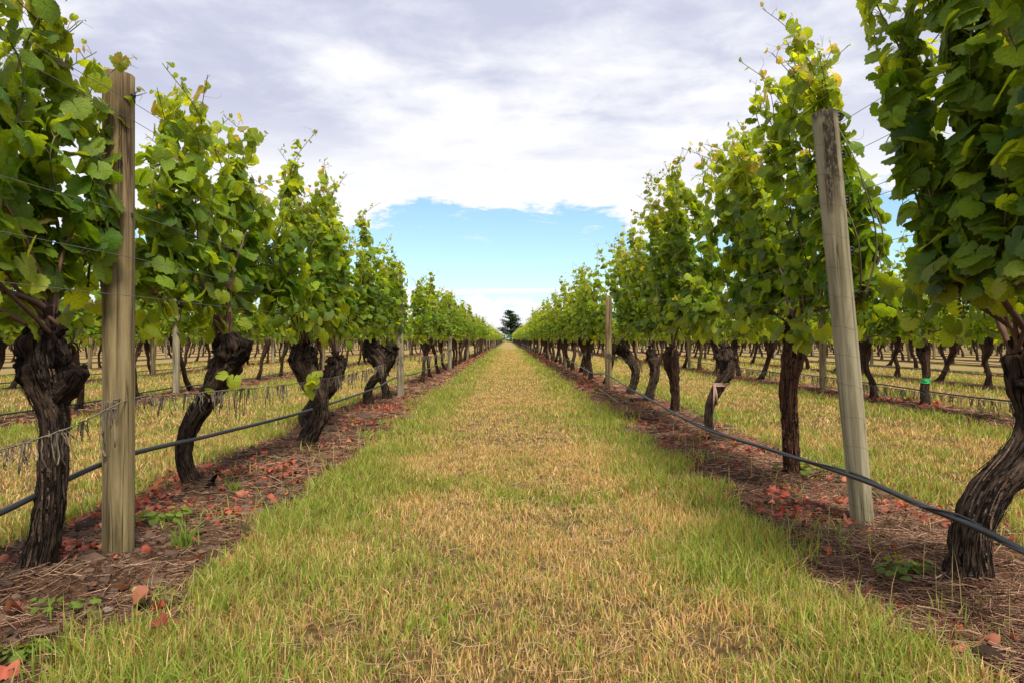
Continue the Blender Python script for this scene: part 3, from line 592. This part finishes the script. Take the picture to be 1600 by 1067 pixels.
# a tie knotted round the stub, following the trunk's own surface
def band(root, z0, z1, r, name, m_, tails=()):
    me = root.children[0].data if root.children else None
    me = [c for c in root.children if c.name.startswith('trunk')][0].data; V = np.empty(len(me.vertices)*3, np.float32); me.vertices.foreach_get('co', V); V = V.reshape(-1, 3); mb = MB()
    rings = []
    for z in np.linspace(z0, z1, 5):
        q = V[np.abs(V[:, 2]-z) < .014]; c = (q.min(0)+q.max(0))/2; a = np.arctan2(q[:, 1]-c[1], q[:, 0]-c[0]); d = np.hypot(q[:, 0]-c[0], q[:, 1]-c[1])
        rings.append([(c[0]+math.cos(t_)*rr, c[1]+math.sin(t_)*rr, z) for t_ in np.linspace(-math.pi, math.pi, 25)[:-1] for rr in [max([d[k] for k in range(len(d)) if abs((a[k]-t_+math.pi) % (2*math.pi)-math.pi) < .35] or [float(d.mean())])+r]])
    W = np.array(rings).reshape(-1, 3); f = []
    for i_ in range(4):
        for k in range(24): a_, b_ = i_*24+k, i_*24+(k+1) % 24; f += [[a_, b_, b_+24], [a_, b_+24, a_+24]]
    mb.add(W, f); fr = W[2*24+(24*3)//4-12 if False else 2*24+5] if False else W[48:72][np.argmin(W[48:72][:, 1]+W[48:72][:, 0]*.8)]
    for k, (dx_, L_) in enumerate(tails): tube(mb, [(fr[0], fr[1]-.004, fr[2]), (fr[0]+dx_, fr[1]-.018, fr[2]-L_*.5), (fr[0]+dx_*1.4, fr[1]-.012, fr[2]-L_)], [.009, .008, .005], 5)
    mb.build(name, M[m_], root)
band(r3, .40, .43, .004, 'cloth_tie', 'cloth', ((.006, .14), (-.010, .22), (.014, .17)))

# prototypes for the rest: whole vines at the origin, seen from ten metres on
def mid_parts(seed, H, lean, lod, size=1.0):
    rng = np.random.default_rng(seed); k = np.cumsum(rng.normal(0, .028, (5, 2))+rng.normal(0, .02, (1, 2)), 0); k[0] = 0; hx = k[4]
    path = [(k[i_][0], k[i_][1]*1.4, (-.03, .2, .42, .62, .84)[i_]) for i_ in range(5)]
    tb = MB(); trunk(tb, rng, path, (np.array([.062, .045, .040, .045, .068, .055])*(.8 if lean > 0 else 1.05)).tolist(), 14 if lod == 1 else 7, 26 if lod == 1 else 9, .9, (1, .85, .8), seed, .72, 0, 4 if lod == 1 else 0)
    lv, cn = canopy(rng, -.76, .76, lambda y: H, lean, lod, 15 if lod == 1 else 9, .72 if lod == 1 else .36, .93, (path[-1]), size, off=lean*.3)
    return tb, lv, cn
def meshes(seed, H, lean):
    tb, lv, cn = mid_parts(seed, H, lean, 1, 1.12)
    return tb.mesh('trunk', M['bark']), lv.mesh('foliage', M['leaf']), cn.mesh('canes', M['cane'])
PL = [meshes(100+i, 2.02, .02) for i in range(5)]; PR = [meshes(200+i, 2.18, -.16) for i in range(5)]
vr = random.Random(8); spots = []
def posty(row_i, side):
    """post positions along a row"""
    if side < 0: s0 = [2.68, 9.9, 18.3] if row_i == 0 else [2.1+((row_i*2.9) % 8)+0]
    else: s0 = [3.12, 11.5, 20.1] if row_i == 0 else [2.95+((row_i*3.7) % 8)]
    if row_i == 1 and side < 0: s0 = [2.2, 10.2]
    if row_i == 1 and side > 0: s0 = [11.2]
    while s0[-1] < 205: s0.append(s0[-1]+8.2)
    return s0
for side, rows in ((-1, LROWS), (1, RROWS)):
    for ri, rx in enumerate(rows):
        if abs(rx) > 74: continue
        y = (10.95 if side < 0 else 11.9) if ri == 0 else max(1.8, abs(rx)/.80-1.0)
        fixed = {(-1, 0): [12.8, 14.6, 16.2, 17.8, 19.3], (1, 0): [12.4, 13.8, 15.1, 16.6, 17.9], (1, 1): [6.9, 8.55, 9.6, 10.5, 12.4], (-1, 1): [6.6, 8.0, 9.2, 10.9, 12.3]}.get((side, ri))
        if fixed: ysl = list(fixed)
        else: ysl = [y+vr.uniform(0, 1)]
        while ysl[-1] < 206: ysl.append(ysl[-1]+1.5+vr.uniform(-.12, .12))
        for k, yy in enumerate(ysl): spots.append((math.hypot(rx, yy), rx+vr.uniform(-.06, .06), yy, side, ri, k))
spots.sort(); NIND = 287
def rowname(side, ri):
    sd = 'left' if side < 0 else 'right'
    return ['row bordering the grass lane on the %s' % sd] [0] if ri == 0 else '%s row back on the %s side' % (ORD[ri+1], sd)
count = {}
for idx, (dd, x, y, side, ri, k) in enumerate(spots[:NIND]):
    r_ = random.Random(idx*7+1); pr = (PL if side < 0 else PR)[r_.randrange(5)]
    root = link('grapevine', None, None, (x, y, float(gh(x, y))))
    num = k+1+(6 if ri == 0 else 0)
    key = (side, ri); sd = 'left' if side < 0 else 'right'
    if ri == 0: g_ = GL if side < 0 else GRr
    else: g_ = 'vines in the %s row back on the %s' % (ORD[ri+1] if ri < 19 else 'far', sd)
    if ri == 0 and num <= 16: lab = '%s vine from the front in the row lining the lane, %s side' % (ORD[num], sd)
    elif ri == 0: lab = 'far vine in the row lining the lane on the %s, past the sixteenth' % sd
    elif ri <= 3 and k < 10: lab = '%s visible vine from the front in the %s row back on the %s' % (ORD[k+1], ORD[ri+1], sd)
    elif ri <= 3: lab = 'far vine in the %s row back on the %s, past the tenth' % (ORD[ri+1], sd)
    else: lab = 'distant vine in the %s row back on the %s' % (ORD[ri+1], sd)
    if (side, ri, k) == (1, 1, 1): lab = 'vine with bright green tape round its trunk, second row back on the right'
    tag(root, lab, 'grapevine', g_)
    root.rotation_euler = (0, 0, (math.pi if side < 0 and r_.random() < .5 else 0)+r_.uniform(-.1, .1)); s = r_.uniform(.94, 1.05); root.scale = (s*(-1 if False else 1), s*r_.uniform(.97, 1.08), s)
    if dd < 26:
        for nm, me in zip(('trunk', 'foliage', 'canes'), pr): link(nm, me, root)
    else:
        for nm, me in zip(('trunk', 'foliage'), pr): link(nm, me, root)
    if (side, ri, k) == (1, 1, 1):
        band(root, .28, .34, .004, 'tape', 'green_tape', ((.02, .03),))
        root.rotation_euler = (0, 0, 0)
# everything farther: one object
lowp = []
for i_ in range(3):
    for sd, H, ln in ((-1, 1.97, .02), (1, 2.2, -.16)):
        tb, lv, cn = mid_parts(300+i_, H, ln, 2, 1.75); cat_ = lambda m_: (np.concatenate(m_.V), np.concatenate(m_.Fc), np.concatenate(m_.Co), np.concatenate(m_.T))
        lowp.append((sd, cat_(tb), cat_(lv)))
farL = MB()
for (dd, x, y, side, ri, k) in spots[NIND:]:
    if ri > 2 and dd > 95 and k % 2: continue
    r_ = random.Random(int(x*100)+int(y*31)); c_ = [p for p in lowp if p[0] == side]; p = c_[r_.randrange(3)]
    s = r_.uniform(.95, 1.05); off = np.array([x, y, 0]); sy = s*(1 if r_.random() < .5 else -1)
    (V, f, Co, T) = p[1]; farL.add(V*(s, sy, s)+off, f, np.array([[.05, .032, .024]])*np.ones((len(V), 1)), T)
    (V, f, Co, T) = p[2]
    if ri > 0 and dd > 70: keep = np.arange(0, len(f)//4*4).reshape(-1, 4)[::2].ravel(); f = f[keep]; 
    farL.add(V*(s, sy, s)+off, f, Co*r_.uniform(.85, 1.2), T)
farL.build('distant_vines', M['leaf_far'], kind='stuff', label='far ends of the vine rows running to the horizon', cat='grapevines')

# ------------------------------------------------------------------ posts
def post_mesh(seed, H, r, matn, seg=28, rings=30, taper=.97):
    rng = np.random.default_rng(seed); V = []; z0 = -.12
    for i_ in range(rings+1):
        z = z0+(H-z0)*i_/rings
        for k in range(seg):
            a = 2*math.pi*k/seg; rr = r*(1+(taper-1)*i_/rings)*(1+.03*mn.noise(Vector((math.cos(a)*1.2, math.sin(a)*1.2, z*1.2+seed)))+.015*mn.noise(Vector((math.cos(a)*6, math.sin(a)*6, z*.8+seed))))
            V.append((math.cos(a)*rr, math.sin(a)*rr, z+(.010*mn.noise(Vector((math.cos(a)*2, math.sin(a)*2, seed))) if i_ == rings else 0)))
    n0 = len(V)
    for k in range(seg): V.append((V[n0-seg+k][0]*.93, V[n0-seg+k][1]*.93, V[n0-seg+k][2]+.004))
    V.append((0, 0, H+.002)); f = []
    for i_ in range(rings+1):
        for k in range(seg):
            a, b2 = i_*seg+k, i_*seg+(k+1) % seg; f += [[a, b2, b2+seg], [a, b2+seg, a+seg]]
    for k in range(seg): f.append([len(V)-1, n0+k, n0+(k+1) % seg])
    mb = MB(); mb.add(V, f); return mb.mesh('shaft', M[matn])
def clip_mesh():
    mb = MB(); V0, F0 = ICO2
    a = np.linspace(0, 2*math.pi, 17)
    tube(mb, [(.008*math.cos(q), 0, .017*math.sin(q)) for q in a], .0045, 6)
    tube(mb, [(-.014, 0, 0), (.008, 0, 0)], .007, 8); tube(mb, [(.004, -.012, .008), (.012, 0, .012), (.004, .012, .008)], .003, 5)
    tube(mb, [(.003, -.010, -.012), (.011, 0, -.014), (.003, .010, -.012)], .003, 5); return mb.mesh('wire_clip', M['clip'])
CLIP = clip_mesh()
def staple_mesh():
    mb = MB(); tube(mb, [(-.006, 0, -.01), (-.006, 0, .014), (-.003, 0, .019), (.003, 0, .019), (.006, 0, .014), (.006, 0, -.01)], .0022, 6); return mb.mesh('staple', M['wire'])
STP = staple_mesh()
pl = link('wooden_post', None, None, (-1.527, 2.68, 0), 'thick straight timber post with a flat top, leftmost, between the first two vines', 'post', 'posts of the row left of the lane')
link('shaft', post_mesh(1, 1.885, .057, 'post1', taper=1.0), pl)
for z, s_x in ((1.79, .060), (1.335, .058)):
    c_ = link('wire_clip', CLIP, pl, (s_x, -.01, z))
    if z < 1.5: c_.scale = (.5, .5, .5)
link('staple', STP, pl, (.028, -.03, 1.892)); s__ = link('staple', STP, pl, (.026, -.054, .62)); s__.rotation_euler = (R(90), 0, 0)
pr_ = link('wooden_post', None, None, (1.629, 3.13, 0), 'leaning grey timber post with turned ridges and a dark stained top, right foreground', 'post', 'posts of the row right of the lane')
link('shaft', post_mesh(2, 1.88, .049, 'post2', taper=1.10), pr_); pr_.rotation_euler = (R(1.5), R(-6.1), 0)
for z in (1.86, 1.69, 1.48, 1.25): link('wire_clip', CLIP, pr_, (.066, 0, z))
PM = [post_mesh(10+i, 1.88, .055, 'post1', 14, 8) for i in range(2)]+[post_mesh(20, 1.9, .052, 'post2', 14, 8)]
allp = []
for side, rows in ((-1, LROWS), (1, RROWS)):
    for ri, rx in enumerate(rows):
        if abs(rx) > 74: continue
        for k, y in enumerate(posty(ri, side)):
            if ri == 0 and k == 0: continue
            if abs(rx) > y*.78+.5: continue
            allp.append((math.hypot(rx, y), rx, y, side, ri, k))
allp.sort(); farP = MB()
for i_, (dd, x, y, side, ri, k) in enumerate(allp):
    r_ = random.Random(i_+5); sd = 'left' if side < 0 else 'right'
    if i_ < 200:
        me = PM[r_.randrange(3)]; ln_ = (r_.gauss(0, 1.2), r_.gauss(0, 1.5), r_.uniform(0, 360))
        if ri == 0: lab = ('%s post from the front in the row lining the lane on the %s' % (ORD[k+1], sd)) if k < 6 else 'small far post in the row lining the lane on the %s' % sd
        elif ri == 1: lab = ('%s post in view in the second row back on the %s' % (ORD[k+1], sd)) if k < 6 else 'small far post in the second row back on the %s' % sd
        else: lab = 'pale post among the vines of the %s row back on the %s' % (ORD[ri+1] if ri < 19 else 'last', sd)
        o = link('wooden_post', me, None, (x+(.05 if side < 0 else -.02), y, 0), lab, 'post', 'posts of the row %s of the lane' % sd if ri == 0 else 'posts of the back rows on the %s' % sd)
        o.rotation_euler = tuple(R(q) for q in ln_)
        hs = (1.12 if side > 0 and ri else .93 if ri == 0 and side < 0 else .80 if ri == 0 else 1.0)*r_.uniform(.97, 1.04); o.scale = (1, 1, hs)
    else: tube(farP, [(x, y, 0), (x, y, 1.95)], .055, 5, (.26, .23, .16))
farP.build('distant_posts', M['rough'], kind='stuff', label='tiny posts far down the vine rows', cat='posts')

# ------------------------------------------------------------------ wires, hoses
def sagline(x, ysup, z, sag, xo=0, y_start=None, n_=8, jit=0, zf=None, seed=0):
    pts = []; rr = random.Random(seed)
    for a, b2 in zip(ysup[:-1], ysup[1:]):
        s = sag*rr.uniform(.6, 1.3)
        for k in range(n_):
            f = k/n_; y = a+(b2-a)*f; pts.append((x+xo+jit*math.sin(y*1.7+seed), y, z-4*s*f*(1-f)+jit*math.sin(y*2.3+seed)))
    pts.append((x+xo, ysup[-1], z)); return pts
def wire(x, ys_, z, sag, lab, r=.0014, xo=0, group=None, seed=0, name='trellis_wire', m_='wire', jit=.004, seg=5, cat='wire', n_=8):
    mb = MB(); tube(mb, sagline(x, ys_, z, sag, xo, jit=jit, seed=seed, n_=n_), r, seg); return mb.build(name, M[m_], None, label=lab, cat=cat, group=group)
LP = [1.0]+posty(0, -1); RP = [1.0]+posty(0, 1); L2 = [3.0]+posty(1, -1)[1:]; R2 = [4.0]+posty(1, 1)
WG = 'trellis wires'
def cut(l, m_=110): return [q for q in l if q < m_]
for k, (z, nm) in enumerate(((1.775, 'top'), (1.70, 'second'), (1.335, 'third'), (1.165, 'fourth'), (1.02, 'fifth'))):
    wire(-1.46, cut(LP), z, .012, '%s trellis wire of the row left of the lane, %s' % (nm if k == 0 else nm+' highest', 'against the sky' if k < 2 else 'among the leaves'), group=WG, seed=k, r=.0012)
for k, (z, nm) in enumerate(((1.86, 'top'), (1.69, 'second'), (1.50, 'third'), (1.45, 'fourth'), (1.25, 'fifth'), (1.06, 'sixth'))):
    wire(1.55, cut(RP), z, .012, '%s trellis wire of the right row, %s' % (nm if k == 0 else nm+' highest', 'at the top of the leaning post' if k == 0 else 'passing the leaning post'), group=WG, seed=10+k, r=.0013)
for k, (z, nm) in enumerate(((1.7, 'upper'), (1.2, 'lower'))):
    wire(-5.0, cut(L2, 60), z, .02, '%s trellis wire of the second row back on the left' % nm, group=WG, seed=20+k, r=.002)
    wire(5.2, cut(R2, 60), z, .02, '%s trellis wire of the second row back on the right' % nm, group=WG, seed=30+k, r=.002)
# low twine wires
def lowz(ysup, z, sag, y):
    for a, b2 in zip(ysup[:-1], ysup[1:]):
        if a <= y <= b2: f = (y-a)/(b2-a); return z-4*sag*f*(1-f)
    return z
def lowwire(x, ysup, z, sag, lab, r=.0025):
    mb = MB(); yy = np.arange(ysup[0], ysup[-1], .15); tube(mb, [(x+.006*math.sin(q*9), q, lowz(ysup, z, sag, q)+.004*math.sin(q*23)) for q in yy], r, 5)
    return mb.build('tie_wire', M['twine'], None, label=lab, cat='wire', group='low wires hung with old twine')
LW = [q for q in LP if q < 70]; RW = [q for q in RP if q < 45]; R2W = [4.0, 11.2, 19.4, 27.6, 35.8]; L2W = [3, 10.2, 18.4, 26.6]
lowwire(-1.475, LW, .625, .10, 'low wire hung with twine, crossing the leftmost post at knee height')
lowwire(1.66, RW[2:], .62, .06, 'low wire hung with twine beyond the second right post')
lowwire(5.0, R2W, .24, .03, 'low wire hung with matted twine in the second row back on the right')
def bundle(seed, drop):
    rng = np.random.default_rng(seed); mb = MB()
    for k in range(rng.integers(6, 11)):
        y0 = rng.uniform(-.045, .045); y1 = y0+rng.uniform(.004, .02)*rng.choice([-1, 1]); d = drop*rng.uniform(.45, 1.15); xx = rng.normal(0, .007)
        if rng.random() < .65: pts = [(0, y0, .004), (xx, y0+.003, -d*.5), (xx*1.4, (y0+y1)/2, -d), (xx, y1, -d*.5), (0, y1, .004)]
        else: pts = [(0, y0, .004), (xx, y0+rng.normal(0, .006), -d*.4), (xx*1.6, y0+rng.normal(0, .01), -d*.8), (xx*2, y0+rng.normal(0, .012), -d*1.15)]
        tube(mb, smooth_path(pts, 10)+rng.normal(0, .0012, (10, 3)), .0017, 4, (1, 1, 1), False)
    for k in range(3): y0 = rng.uniform(-.04, .04); tube(mb, [(-.006, y0, -.004), (.006, y0+.006, .005), (.004, y0+.01, -.006)], .0022, 4)
    return mb.mesh('twine_bundle', M['twine'])
BN = [bundle(60+i, (.09, .12, .15, .10, .17, .13)[i]) for i in range(6)]
tr = random.Random(4); nb = 0
def hang(x, ysup, z, sag, y0, y1, step, lab, grp, sc=1.0, prob=.8):
    y = y0
    while y < y1:
        if tr.random() < prob:
            o = link('twine_bundle', BN[tr.randrange(6)], None, (x, y, lowz(ysup, z, sag, y)), lab, 'twine', grp)
            o.scale = (tr.uniform(.9, 1.6), tr.uniform(.6, 1.5)*sc, tr.uniform(.45, 1.2)); o.rotation_euler = (0, 0, tr.uniform(-.3, .3))
        y += step*tr.uniform(.6, 1.4)
hang(-1.475, LW, .625, .10, 1.95, 2.62, .12, 'old twine loops on the low wire in front of the leftmost post', 'twine on the low wire, front left')
hang(-1.475, LW, .625, .10, 2.78, 9.8, .15, 'old twine loops on the low wire between the first two left posts', 'twine on the low wire between the left posts')
hang(-1.475, LW, .625, .10, 10, 18, .28, 'small far twine loops on the low wire past the second left post', 'twine on the low wire, far left', 1.6)
hang(1.66, RW, .62, .06, 8.2, 16, .2, 'twine loops on the low wire along the middle of the right row', 'twine on the low wire, right row', 1.3)
hang(5.0, R2W, .24, .03, 6.5, 16, .13, 'matted twine hanging to the ground in the second row back on the right', 'twine in the second row back on the right', 1.5, .92)
mb = MB(); rngt = np.random.default_rng(2)
for q in (0, .012, .03, .036, .05): tube(mb, smooth_path([(q, 0, .0), (q+.003, -.006, -.04), (q+.006*(1 if q else -1), -.004, -.07 if q else -.15), (q+.008, 0, -.035 if q else -.215), (q+.01, 0, .002 if q else -.20)], 14)+rngt.normal(0, .0008, (14, 3)), .0018, 5)
for k in range(5): mb.add(ICO1[0]*.006+np.array([.004+.002*k, 0, -.195-.004*k]), ICO1[1])
mb.build('twine_bundle', M['twine'], None, (-1.555, 2.617, .615), label='twine with a long knotted tail hanging on the face of the leftmost post', cat='twine')
HG = 'black irrigation hoses'
mb = MB(); hy = [(1.0, .27), (2.0, .30), (2.75, .365), (3.7, .33), (5.2, .28), (6.5, .27), (8.2, .27), (9.9, .30), (12, .25), (14, .27), (18.3, .31), (24, .26), (30, .3), (60, .28), (100, .28)]
tube(mb, smooth_path([(-1.60+.02*math.sin(a), a, b2) for a, b2 in hy], 90), .0105, 10); mb.build('irrigation_hose', M['hose'], None, label='black hose strung low along the row left of the lane', cat='hose', group=HG)
mb = MB(); hy = [(1.0, .20), (1.9, .255), (2.15, .265), (2.5, .25), (3.03, .235), (4.0, .20), (5.6, .13), (7.2, .16), (8.8, .19), (11.4, .27), (13, .20), (15.5, .24), (20, .31), (28, .25), (40, .28), (60, .28), (100, .28)]
hp = smooth_path([(float(np.interp(a, [1, 1.9, 2.15, 2.5, 3.03, 4.0, 6, 12], [1.40, 1.45, 1.46, 1.50, 1.553, 1.56, 1.6, 1.64])), a, b2) for a, b2 in hy], 110)
tube(mb, hp, .0105, 10); tube(mb, hp+np.array([[.012*math.cos(k*.5), 0, .012*math.sin(k*.5)+.004] for k in range(110)]), .004, 6)
mb.build('irrigation_hose', M['hose'], None, label='black hose sagging in front of the leaning post along the row right of the lane', cat='hose', group=HG)
for x, z, ys_, nm in ((-5.0, .13, L2, 'second row back on the left'), (5.2, .24, R2, 'second row back on the right'), (-8.4, .14, [6, 14, 22, 30, 38, 50], 'third row back on the left'), (8.6, .24, [7, 15, 23, 31, 39, 50], 'third row back on the right'), (-11.8, .2, [10, 18, 26, 34, 50], 'fourth row back on the left'), (12.0, .24, [10, 18, 26, 34, 50], 'fourth row back on the right')):
    wire(x, cut(ys_, 60), z, .03, 'thin dark hose strung low along the %s' % nm, .010, group=HG, seed=int(abs(x)), name='irrigation_hose', m_='hose', jit=.008, cat='hose')
for x, z, nm in ((-5.1, .32, 'second row back on the left'), (8.5, .45, 'third row back on the right'), (12, .5, 'fourth row back on the right')):
    pass

# ------------------------------------------------------------------ small plants and oddments
def tuft(x, y, kind, lab, s=1.0, seed=0):
    rng = np.random.default_rng(seed); mb = MB(); z = float(gh(x, y))
    if kind == 'grass':
        n_ = 60; bx = rng.normal(0, .022*s, n_); by = rng.normal(0, .022*s, n_); hgt = rng.uniform(.04, .12, n_)*s
        V, f, cc = blades(rng, x+bx, y+by, hgt, np.full(n_, .006)*s, np.tile([.13, .20, .03], (n_, 1))*rng.uniform(.7, 1.2, (n_, 1)), .5)
        mb.add(V-np.array([x, y, z]), f, cc); return mb.build('grass_tuft', M['grass'], None, (x, y, z), label=lab, cat='grass tuft')
    n_ = 46 if kind == 'low' else 16; r = rng.uniform(0, .09, n_)*s; a = rng.uniform(0, 6.28, n_)
    pos = np.stack([np.cos(a)*r*1.4, np.sin(a)*r, rng.uniform(.01, .05, n_)*s], 1); nor = np.stack([np.cos(a)*.4, np.sin(a)*.4, np.ones(n_)], 1)+rng.normal(0, .2, (n_, 3))
    add_leaves(mb, rng, pos, nor, np.stack([np.cos(a), np.sin(a), -.2+0*a], 1), rng.uniform(.010, .022, n_)*s, np.tile([.13, .20, .03], (n_, 1))*rng.uniform(.7, 1.3, (n_, 1)), 0)
    for k in range(n_): tube(mb, [(0, 0, -.005), pos[k]*.5+(0, 0, .006), pos[k]], .0009*s, 3, (.10, .17, .03), False)
    return mb.build('weed', M['leaf'], None, (x, y, z), label=lab, cat='weed')
def gp(px_, py_): Y = CAMH*F/(py_-VY); return (px_-VX)/F*Y, Y
tuft(*gp(287, 858), 'grass', 'bright green upright tuft on bare soil right of the leftmost post', 1.1, 1)
tuft(*gp(245, 826), 'low', 'low bright green weed just right of the leftmost post foot', 1.2, 2)
tuft(*gp(366, 773), 'grass', 'small green tuft beside the foot of the S shaped vine', .8, 3)
tuft(*gp(100, 962), 'broad', 'yellowish seedling on bare soil below the nearest left vine', .9, 4)
tuft(*gp(1262, 757), 'broad', 'broad leaved weed at the foot of the shaggy straight vine', 1.8, 5)
tuft(*gp(1105, 655), 'broad', 'pale green weed beside the foot of the leafless stub', 2.6, 6)
tuft(*gp(1420, 905), 'low', 'small green weed in the straw left of the massive right vine', 1.0, 7)
tuft(*gp(40, 1030), 'low', 'weeds in the bottom left corner', .9, 8)
mb = MB(); V0 = ICO2[0]*np.array([.018, .014, .012]); mb.add(V0, ICO2[1], (.38, .33, .10)); x, y = gp(213, 925)
mb.build('fallen_fruit', M['rough'], None, (x, y, float(gh(x, y))+.008), label='small yellow fruit lying on dark soil below the leftmost post', cat='fruit')
rs = np.random.default_rng(77)
for k, (a, b2, w_, lab) in enumerate(((168, 958, .016, 'grey pebble on the soil below the nearest left vine'), (48, 918, .03, 'earth coloured stone at the foot of the nearest left vine'), (137, 975, .012, 'tiny pebble left of the grey pebble at bottom left'))):
    mb = MB(); V0 = ICO2[0]*w_*np.array([1.2, 1, .7])*(1+.2*np.array([mn.noise(Vector(tuple(v*1.5+k*4))) for v in ICO2[0]]))[:, None]; mb.add(V0, ICO2[1], (.2, .16, .12)); x, y = gp(a, b2)
    mb.build('stone', M['rough'], None, (x, y, float(gh(x, y))+w_*.3), label=lab, cat='stone')
for k, (a, b2, c2, d2, r, lab) in enumerate(((92, 935, 152, 915, .004, 'brown stick on the soil at the foot of the nearest left vine'), (1462, 928, 1525, 915, .003, 'pale dry stem in front of the foot of the massive right vine'), (930, 607, 975, 640, .008, 'long pale cane lying on the strip by the second right post'))):
    x0, y0 = gp(a, b2); x1, y1 = gp(c2, d2); z = .02+max(float(gh(x0, y0)), float(gh(x1, y1))); mb = MB(); tube(mb, smooth_path([(x0, y0, z), ((x0+x1)/2, (y0+y1)/2+.01, z+.012), (x1, y1, z)], 9), np.linspace(r, r*.5, 9), 6, (.34, .25, .18) if k else (.14, .085, .05))
    mb.build('stick', M['rough'], None, label=lab, cat='stick')
# straw stalks standing at the strip edge
s_ = MB(); n_ = 60; x = np.concatenate([rs.uniform(-1.3, -1.0, n_//2), rs.uniform(1.0, 1.5, n_//2)]); y = rs.uniform(1.8, 6, n_)
V, f, cc = blades(rs, x, y, rs.uniform(.12, .24, n_), np.full(n_, .0025), np.tile([.45, .36, .2], (n_, 1)), .2); s_.add(V, f, cc)
s_.build('dry_stalks', M['grass'], kind='stuff', label='thin dry stalks standing at the edges of the soil strips', cat='grass')

# ------------------------------------------------------------------ end of the lane: hedge and conifer
rng = np.random.default_rng(9)
root = link('conifer_tree', None, None, (1.0, 226, 0), 'dark spreading conifer at the far end of the lane', 'tree')
tb = MB(); tube(tb, smooth_path([(0, 0, -.2), (.1, 0, 3), (-.1, 0, 6), (-.5, 0, 10.3)], 14), np.linspace(.45, .06, 14), 10, (.7, .6, .5))
lf = MB(); pos = []; nor = []; tipd = []
for k in range(70):
    z = 1.6+8.4*(k/70)**.95; R_ = 4.6*min(1, (z-.6)/2.0)*(1-(z/10.9)**1.6)+.35; a = rng.uniform(0, 6.28); R_ *= rng.uniform(.7, 1.12)
    e = np.array([math.cos(a)*R_-.02*z, math.sin(a)*R_, z+R_*.30+.1]); s0 = np.array([0, 0, z]); pts = smooth_path([s0, (s0+e)/2+(0, 0, -.02*R_), e], 6); tube(tb, pts, np.linspace(.09, .02, 6), 5, (.7, .6, .5))
    for q in range(int(30*R_)+20):
        f = rng.random()**.55; p = s0+(e-s0)*f+rng.normal(0, 1, 3)*(.42, .42, .16); pos.append(p); nor.append((rng.normal(0, .35), rng.normal(0, .35), 1)); tipd.append(e-s0+rng.normal(0, .8, 3))
pos = np.array(pos); n_ = len(pos); add_leaves(lf, rng, pos, np.array(nor), np.array(tipd), rng.uniform(.14, .30, n_), np.tile([.022, .052, .022], (n_, 1))*rng.uniform(.6, 1.6, (n_, 1)), 2, .6)
tb.build('trunk', M['bark'], root); lf.build('crown', M['leaf_far'], root)
mb = MB(); n_ = 9000; x = rng.uniform(-60, 60, n_); z = rng.uniform(0, 1, n_)**.8*(2.15+.35*fbm(x*.4, x*0, 3)); y = 214+rng.normal(0, .5, n_)
add_leaves(mb, rng, np.stack([x, y, z], 1), np.stack([rng.normal(0, .5, n_), -np.ones(n_), rng.uniform(0, 1, n_)], 1), rng.normal(0, 1, (n_, 3)), rng.uniform(.12, .28, n_), np.tile([.06, .12, .025], (n_, 1))*rng.uniform(.6, 1.5, (n_, 1)), 2)
mb.build('hedge', M['leaf_far'], None, label='low green hedge across the far end of the lane', cat='hedge')
print('vines', len(spots), 'posts', len(allp), 'objects', len(bpy.data.objects))
